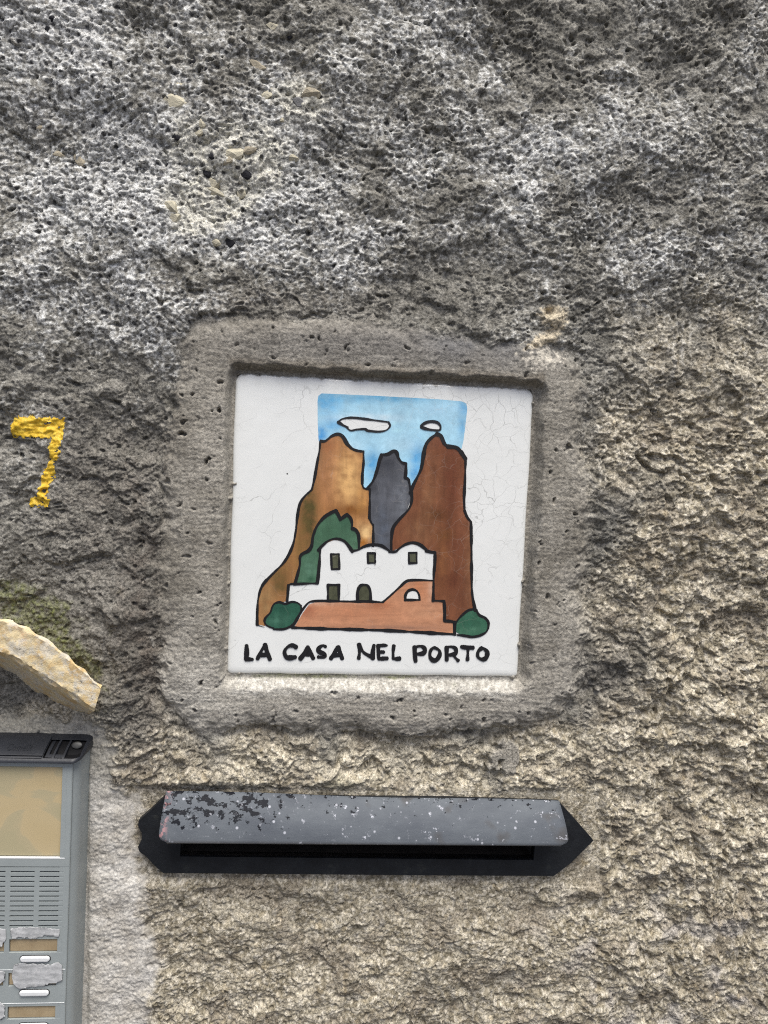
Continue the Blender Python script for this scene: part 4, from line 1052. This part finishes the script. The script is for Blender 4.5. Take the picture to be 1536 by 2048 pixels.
# call-button module
rowsY = [(1878, 1905, 1911, 1922.5), (1945, 1972, 1979, 1990.5), (2012, 2038, 2045, 2057), (2078, 2105, 2112, 2124), (2145, 2172, 2179, 2191), (2212, 2239, 2246, 2258)]
hol = []
for y0_, y1_, by0, by1 in rowsY:
    for sft in (-116, 0): hol.append((fu(20.5 + sft), fu(126.5 + sft), fv(y1_), fv(y0_)))
bm = bmesh.new(); plate_holes(bm, FL + EPS, FR - EPS, vbot + .003, fv(1854.2), hol, -W + .004, -W - .0001)
obj('button_plate', bm, M_GREY, ic)
for ky, ys in enumerate([1938.5, 2005.5, 2071, 2138]):
    bm = bmesh.new(); box(bm, FL + .002, FR - .0006, -W - .00035, -W - .0001, fv(ys + .8), fv(ys), 0); obj('module_joint', bm, M_WHITEP, ic)
for y0_, y1_, by0, by1 in rowsY:
    for sft in (-116, 0):
        bm = bmesh.new(); box(bm, fu(20.9 + sft), fu(126.1 + sft), -W + .0009, -W + .003, fv(y1_ - .5), fv(y0_ + .5), .0006)
        obj('name_window', bm, M_NAME, ic)
        # button: dark slot ring and a white bevelled key with slanted ends
        a0, a1, c0, c1 = fu(44 + sft), fu(104 + sft), fv(by1), fv(by0)
        bm = bmesh.new()
        r = (c1 - c0) / 2
        def cap(x0, x1, zc, r, y, n=6):
            out = []
            for k in range(n + 1): a = math.radians(-90 + 180 * k / n); out.append((x1 - r + r * math.cos(a), y, zc + r * math.sin(a)))
            for k in range(n + 1): a = math.radians(90 + 180 * k / n); out.append((x0 + r + r * math.cos(a), y, zc + r * math.sin(a)))
            return out
        zc = (c0 + c1) / 2
        r1 = [bm.verts.new(p) for p in cap(a0 - .0005, a1 + .0005, zc, r + .0005, -W - .0003)]; bm.faces.new(r1)
        bmesh.ops.recalc_face_normals(bm, faces=bm.faces)
        for f in bm.faces:
            if f.normal.y > 0: f.normal_flip()
        bt_ring = bm
        key = bmesh.new(); rg = []
        for ins_, y in ((0, -W + .0005), (0, -W - .0008), (.0004, -W - .0014), (.0010, -W - .0016)):
            rg.append([key.verts.new(p) for p in cap(a0 + ins_, a1 - ins_, zc, r - ins_, y)])
        for ra, rb_ in zip(rg, rg[1:]):
            for i in range(len(ra)): key.faces.new((ra[i], ra[(i + 1) % len(ra)], rb_[(i + 1) % len(ra)], rb_[i]))
        key.faces.new(rg[-1]); bmesh.ops.recalc_face_normals(key, faces=key.faces)
        kb_o = obj('call_button', key, M_WHITEP, ic, False)
        obj('button_gap', bt_ring, M_BLACKP, kb_o)

# torn stickers: thin crumpled sheets stuck on the panel
def sticker(pts, seed, lift=.0005):
    rs = random.Random(seed)
    P = []
    for i, p in enumerate(pts):
        q = pts[(i + 1) % len(pts)]; k = max(1, int(math.hypot(q[0] - p[0], q[1] - p[1]) / 4))
        for j in range(k):
            P.append((p[0] + (q[0] - p[0]) * j / k + rs.uniform(-1.6, 1.6), p[1] + (q[1] - p[1]) * j / k + rs.uniform(-1.6, 1.6)))
    bm = bmesh.new(); vs = []
    for p in P:
        a, c_ = il(p[0], p[1], -W); vs.append(bm.verts.new((a, -W - lift, c_)))
    f = bm.faces.new(vs); bmesh.ops.triangulate(bm, faces=[f])
    xs_ = [v.co.x for v in vs]; zs_ = [v.co.z for v in vs]
    for n, lo, hi in ((Vector((1, 0, 0)), min(xs_), max(xs_)), (Vector((0, 0, 1)), min(zs_), max(zs_))):
        k = lo + .0008
        while k < hi:
            bmesh.ops.bisect_plane(bm, geom=bm.verts[:] + bm.edges[:] + bm.faces[:], plane_co=n * k, plane_no=n); k += .0011
    for v in bm.verts: v.co.y -= abs(rs.gauss(0, .00005)) + .0002 * max(0, math.sin(v.co.z * 1500 + v.co.x * 90 + seed)) ** 3
    bmesh.ops.recalc_face_normals(bm, faces=bm.faces)
    res_ = bmesh.ops.extrude_face_region(bm, geom=bm.faces[:])
    for v in [g_ for g_ in res_['geom'] if isinstance(g_, bmesh.types.BMVert)]: v.co.y += .00012
    bmesh.ops.recalc_face_normals(bm, faces=bm.faces)
    o = obj('torn_sticker', bm, M_PAPER, ic, True); return o
sticker([(22, 1856), (60, 1853), (118, 1857), (120, 1868), (116, 1873), (90, 1870), (70, 1877), (40, 1874), (24, 1876)], 1)
sticker([(27, 1930), (44, 1924), (60, 1926), (100, 1927), (112, 1922), (125, 1928), (125, 1960), (112, 1964), (96, 1966), (84, 1972), (60, 1972), (46, 1976), (30, 1970), (26, 1950)], 2, .0009)
sticker([(-90, 1853), (11, 1856), (12, 1878), (4, 1890), (-8, 1896), (-40, 1890), (-90, 1885)], 3)
sticker([(-80, 1936), (-10, 1938), (11, 1942), (11, 1958), (2, 1966), (-30, 1962), (-80, 1968)], 4, .0009)
sticker([(-80, 2004), (0, 2002), (12, 2010), (8, 2022), (11, 2032), (-4, 2038), (-60, 2036)], 5, .0009)

# charcoal top: a hood whose front curves back to the wall, cover with raised name, louvre ribs, lens
HT = W + .0035
tz0 = vtop + .0004; tz1 = il(60, 1469, -.005)[1]
hxR = il(182, 1500, -.006)[0]; hxL = 2 * mid_u - hxR
RE = .006
def S_(u, s, off=0):
    """point of the hood's front: u along the wall, s from its lower edge (0) to its top (1)"""
    e = min(u - hxL, hxR - u); k = 1.0
    if e < RE: k = .6 + .4 * math.sqrt(max(0, 1 - (1 - e / RE) ** 2))
    sh = 0
    if e < RE: sh = .0030 * (1 - math.sqrt(max(0, 1 - (1 - e / RE) ** 2)))
    dpt = (.004 + (HT - .004) * math.cos(s * math.pi / 2) ** .75) * k
    zz = tz0 + sh + (tz1 - tz0 - 2 * sh) * s
    return Vector((u, -dpt - off * math.cos(s), zz + off * math.sin(s)))
def s_of(py, px=60):
    best = (9e9, 0)
    for k in range(201):
        p = S_(fu(px), k / 200)
        w3 = np.array([p.x * ci + p.z * si + ix0, p.y, -p.x * si + p.z * ci + iz0]) - CAM
        e = abs(1024 + FPX * (w3 @ R[1]) / (w3 @ R[2]) - py)
        best = min(best, (e, k / 200))
    return best[1]
u78, u150 = fu(79), fu(150)
us = sorted(set([hxL + (hxR - hxL) * k / 60 for k in range(61)] + [hxR - RE * (1 - math.cos(math.radians(a))) for a in range(0, 91, 9)] + [hxL + RE * (1 - math.cos(math.radians(a))) for a in range(0, 91, 9)] + [u78, u150]))
us = [u for i, u in enumerate(us) if i == 0 or u - us[i - 1] > 1e-5]
s0, s1 = s_of(1516), s_of(1479)
ss = sorted(set([k / 24 for k in range(25)] + [s0, s1]))
bm = bmesh.new()
def in_hole(u, s): return u78 < u < u150 and s0 < s < s1
G = [[bm.verts.new(S_(u, s)) for s in ss] for u in us]
for i in range(len(us) - 1):
    for j in range(len(ss) - 1):
        if in_hole((us[i] + us[i + 1]) / 2, (ss[j] + ss[j + 1]) / 2): continue
        bm.faces.new((G[i][j], G[i][j + 1], G[i + 1][j + 1], G[i + 1][j]))
bk0 = [bm.verts.new((u, .002, tz0)) for u in us]; bk1 = [bm.verts.new((u, .002, tz1)) for u in us]
for i in range(len(us) - 1):
    bm.faces.new((G[i][0], G[i + 1][0], bk0[i + 1], bk0[i])); bm.faces.new((G[i][-1], bk1[i], bk1[i + 1], G[i + 1][-1]))
for i in (0, -1):
    for j in range(len(ss) - 1):
        m0 = bk0[i] if j == 0 else None
    bm.faces.new([bk0[i]] + G[i] + [bk1[i]])
bmesh.ops.recalc_face_normals(bm, faces=bm.faces)
o = obj('top_shell', bm, M_DARK, ic, True); mod = o.modifiers.new('edge', 'EDGE_SPLIT'); mod.split_angle = math.radians(40)
# recess behind the ribs: sunk copy of the opening with its side walls
bm = bmesh.new(); K1, K2 = 8, 8
top_ = [[bm.verts.new(S_(u78 + (u150 - u78) * i / K1, s0 + (s1 - s0) * j / K2, -.0002)) for j in range(K2 + 1)] for i in range(K1 + 1)]
low_ = [[bm.verts.new(S_(u78 + (u150 - u78) * i / K1, s0 + (s1 - s0) * j / K2) + Vector((0, .006, 0))) for j in range(K2 + 1)] for i in range(K1 + 1)]
for i in range(K1):
    for j in range(K2): bm.faces.new((low_[i][j], low_[i][j + 1], low_[i + 1][j + 1], low_[i + 1][j]))
    for j in (0, K2): bm.faces.new((top_[i][j], top_[i + 1][j], low_[i + 1][j], low_[i][j]))
for j in range(K2):
    for i in (0, K1): bm.faces.new((top_[i][j], top_[i][j + 1], low_[i][j + 1], low_[i][j]))
bmesh.ops.delete(bm, geom=[v for v in bm.verts if not v.link_faces], context='VERTS')
obj('shell_recess', bm, M_BLACKP, ic)
def patch(u0, u1, a0, a1, o0, o1, nu=10, ns=12):
    bm = bmesh.new()
    t_ = [[bm.verts.new(S_(u0 + (u1 - u0) * i / nu, a0 + (a1 - a0) * j / ns, o1)) for j in range(ns + 1)] for i in range(nu + 1)]
    l_ = [[bm.verts.new(S_(u0 + (u1 - u0) * i / nu, a0 + (a1 - a0) * j / ns, o0)) for j in range(ns + 1)] for i in range(nu + 1)]
    for i in range(nu):
        for j in range(ns):
            bm.faces.new((t_[i][j], t_[i][j + 1], t_[i + 1][j + 1], t_[i + 1][j])); bm.faces.new((l_[i][j], l_[i + 1][j], l_[i + 1][j + 1], l_[i][j + 1]))
        for j in (0, ns): bm.faces.new((t_[i][j], t_[i + 1][j], l_[i + 1][j], l_[i][j]))
    for j in range(ns):
        for i in (0, nu): bm.faces.new((t_[i][j], t_[i][j + 1], l_[i][j + 1], l_[i][j]))
    bmesh.ops.recalc_face_normals(bm, faces=bm.faces)
    return bm
cover = obj('name_cover', patch(hxL + .010, u78 - .0003, s_of(1511), s_of(1474), -.0006, .0011, 16), M_DARK, ic)
obj('cover_lip', patch(hxL + .010, u78 - .0006, s_of(1516), s_of(1513), -.0006, .0006, 16, 3), M_DARK, ic)
for px0, px1, off in ((82, 88, -.0012), (97, 101, .0), (117, 121, -.0002)):
    obj('rib', patch(fu(px0), fu(px1), s0, s1, -.006, off, 2), M_DARK, ic)
obj('rib_sill', patch(fu(88), fu(117), s0, s_of(1508), -.006, -.001, 4, 4), M_DARK, ic)
bm = bmesh.new(); bmesh.ops.create_uvsphere(bm, u_segments=20, v_segments=10, radius=1)
lp = S_(hxR - .0062, s_of(1490, 150), .0002)
for v in bm.verts: v.co = lp + Vector((v.co.x * .0034, v.co.y * .0006 + v.co.z * .0012, v.co.z * .0019))
obj('lens', bm, mat_simple('clouded_lens', (.04, .04, .036), .35, .35, .5, 300), ic, True)
cu = bpy.data.curves.new('name_text', 'FONT'); cu.body = 'Comelit'; cu.size = .0056; cu.extrude = .00018; cu.space_character = 1.05
to = bpy.data.objects.new('name_text', cu); COL.objects.link(to)
bpy.context.view_layer.update()
me = bpy.data.meshes.new_from_object(to.evaluated_get(bpy.context.evaluated_depsgraph_get()))
bpy.data.objects.remove(to)
w_ = max(v.co.x for v in me.vertices) - min(v.co.x for v in me.vertices)
ta, tb = fu(2), fu(51); sA, sB = s_of(1502), s_of(1490)
hh_ = max(v.co.y for v in me.vertices); s = (tb - ta) / w_
for v in me.vertices: v.co = S_(ta + v.co.x * s, sA + (sB - sA) * v.co.y / hh_, .00115 + v.co.z)
obj('name_lettering', me, mat_simple('dark_raised_name', (.014, .016, .02), .4, .5, .1), cover)
print('tris', sum(len(o.data.polygons) for o in COL.objects if o.type == 'MESH') * 2)
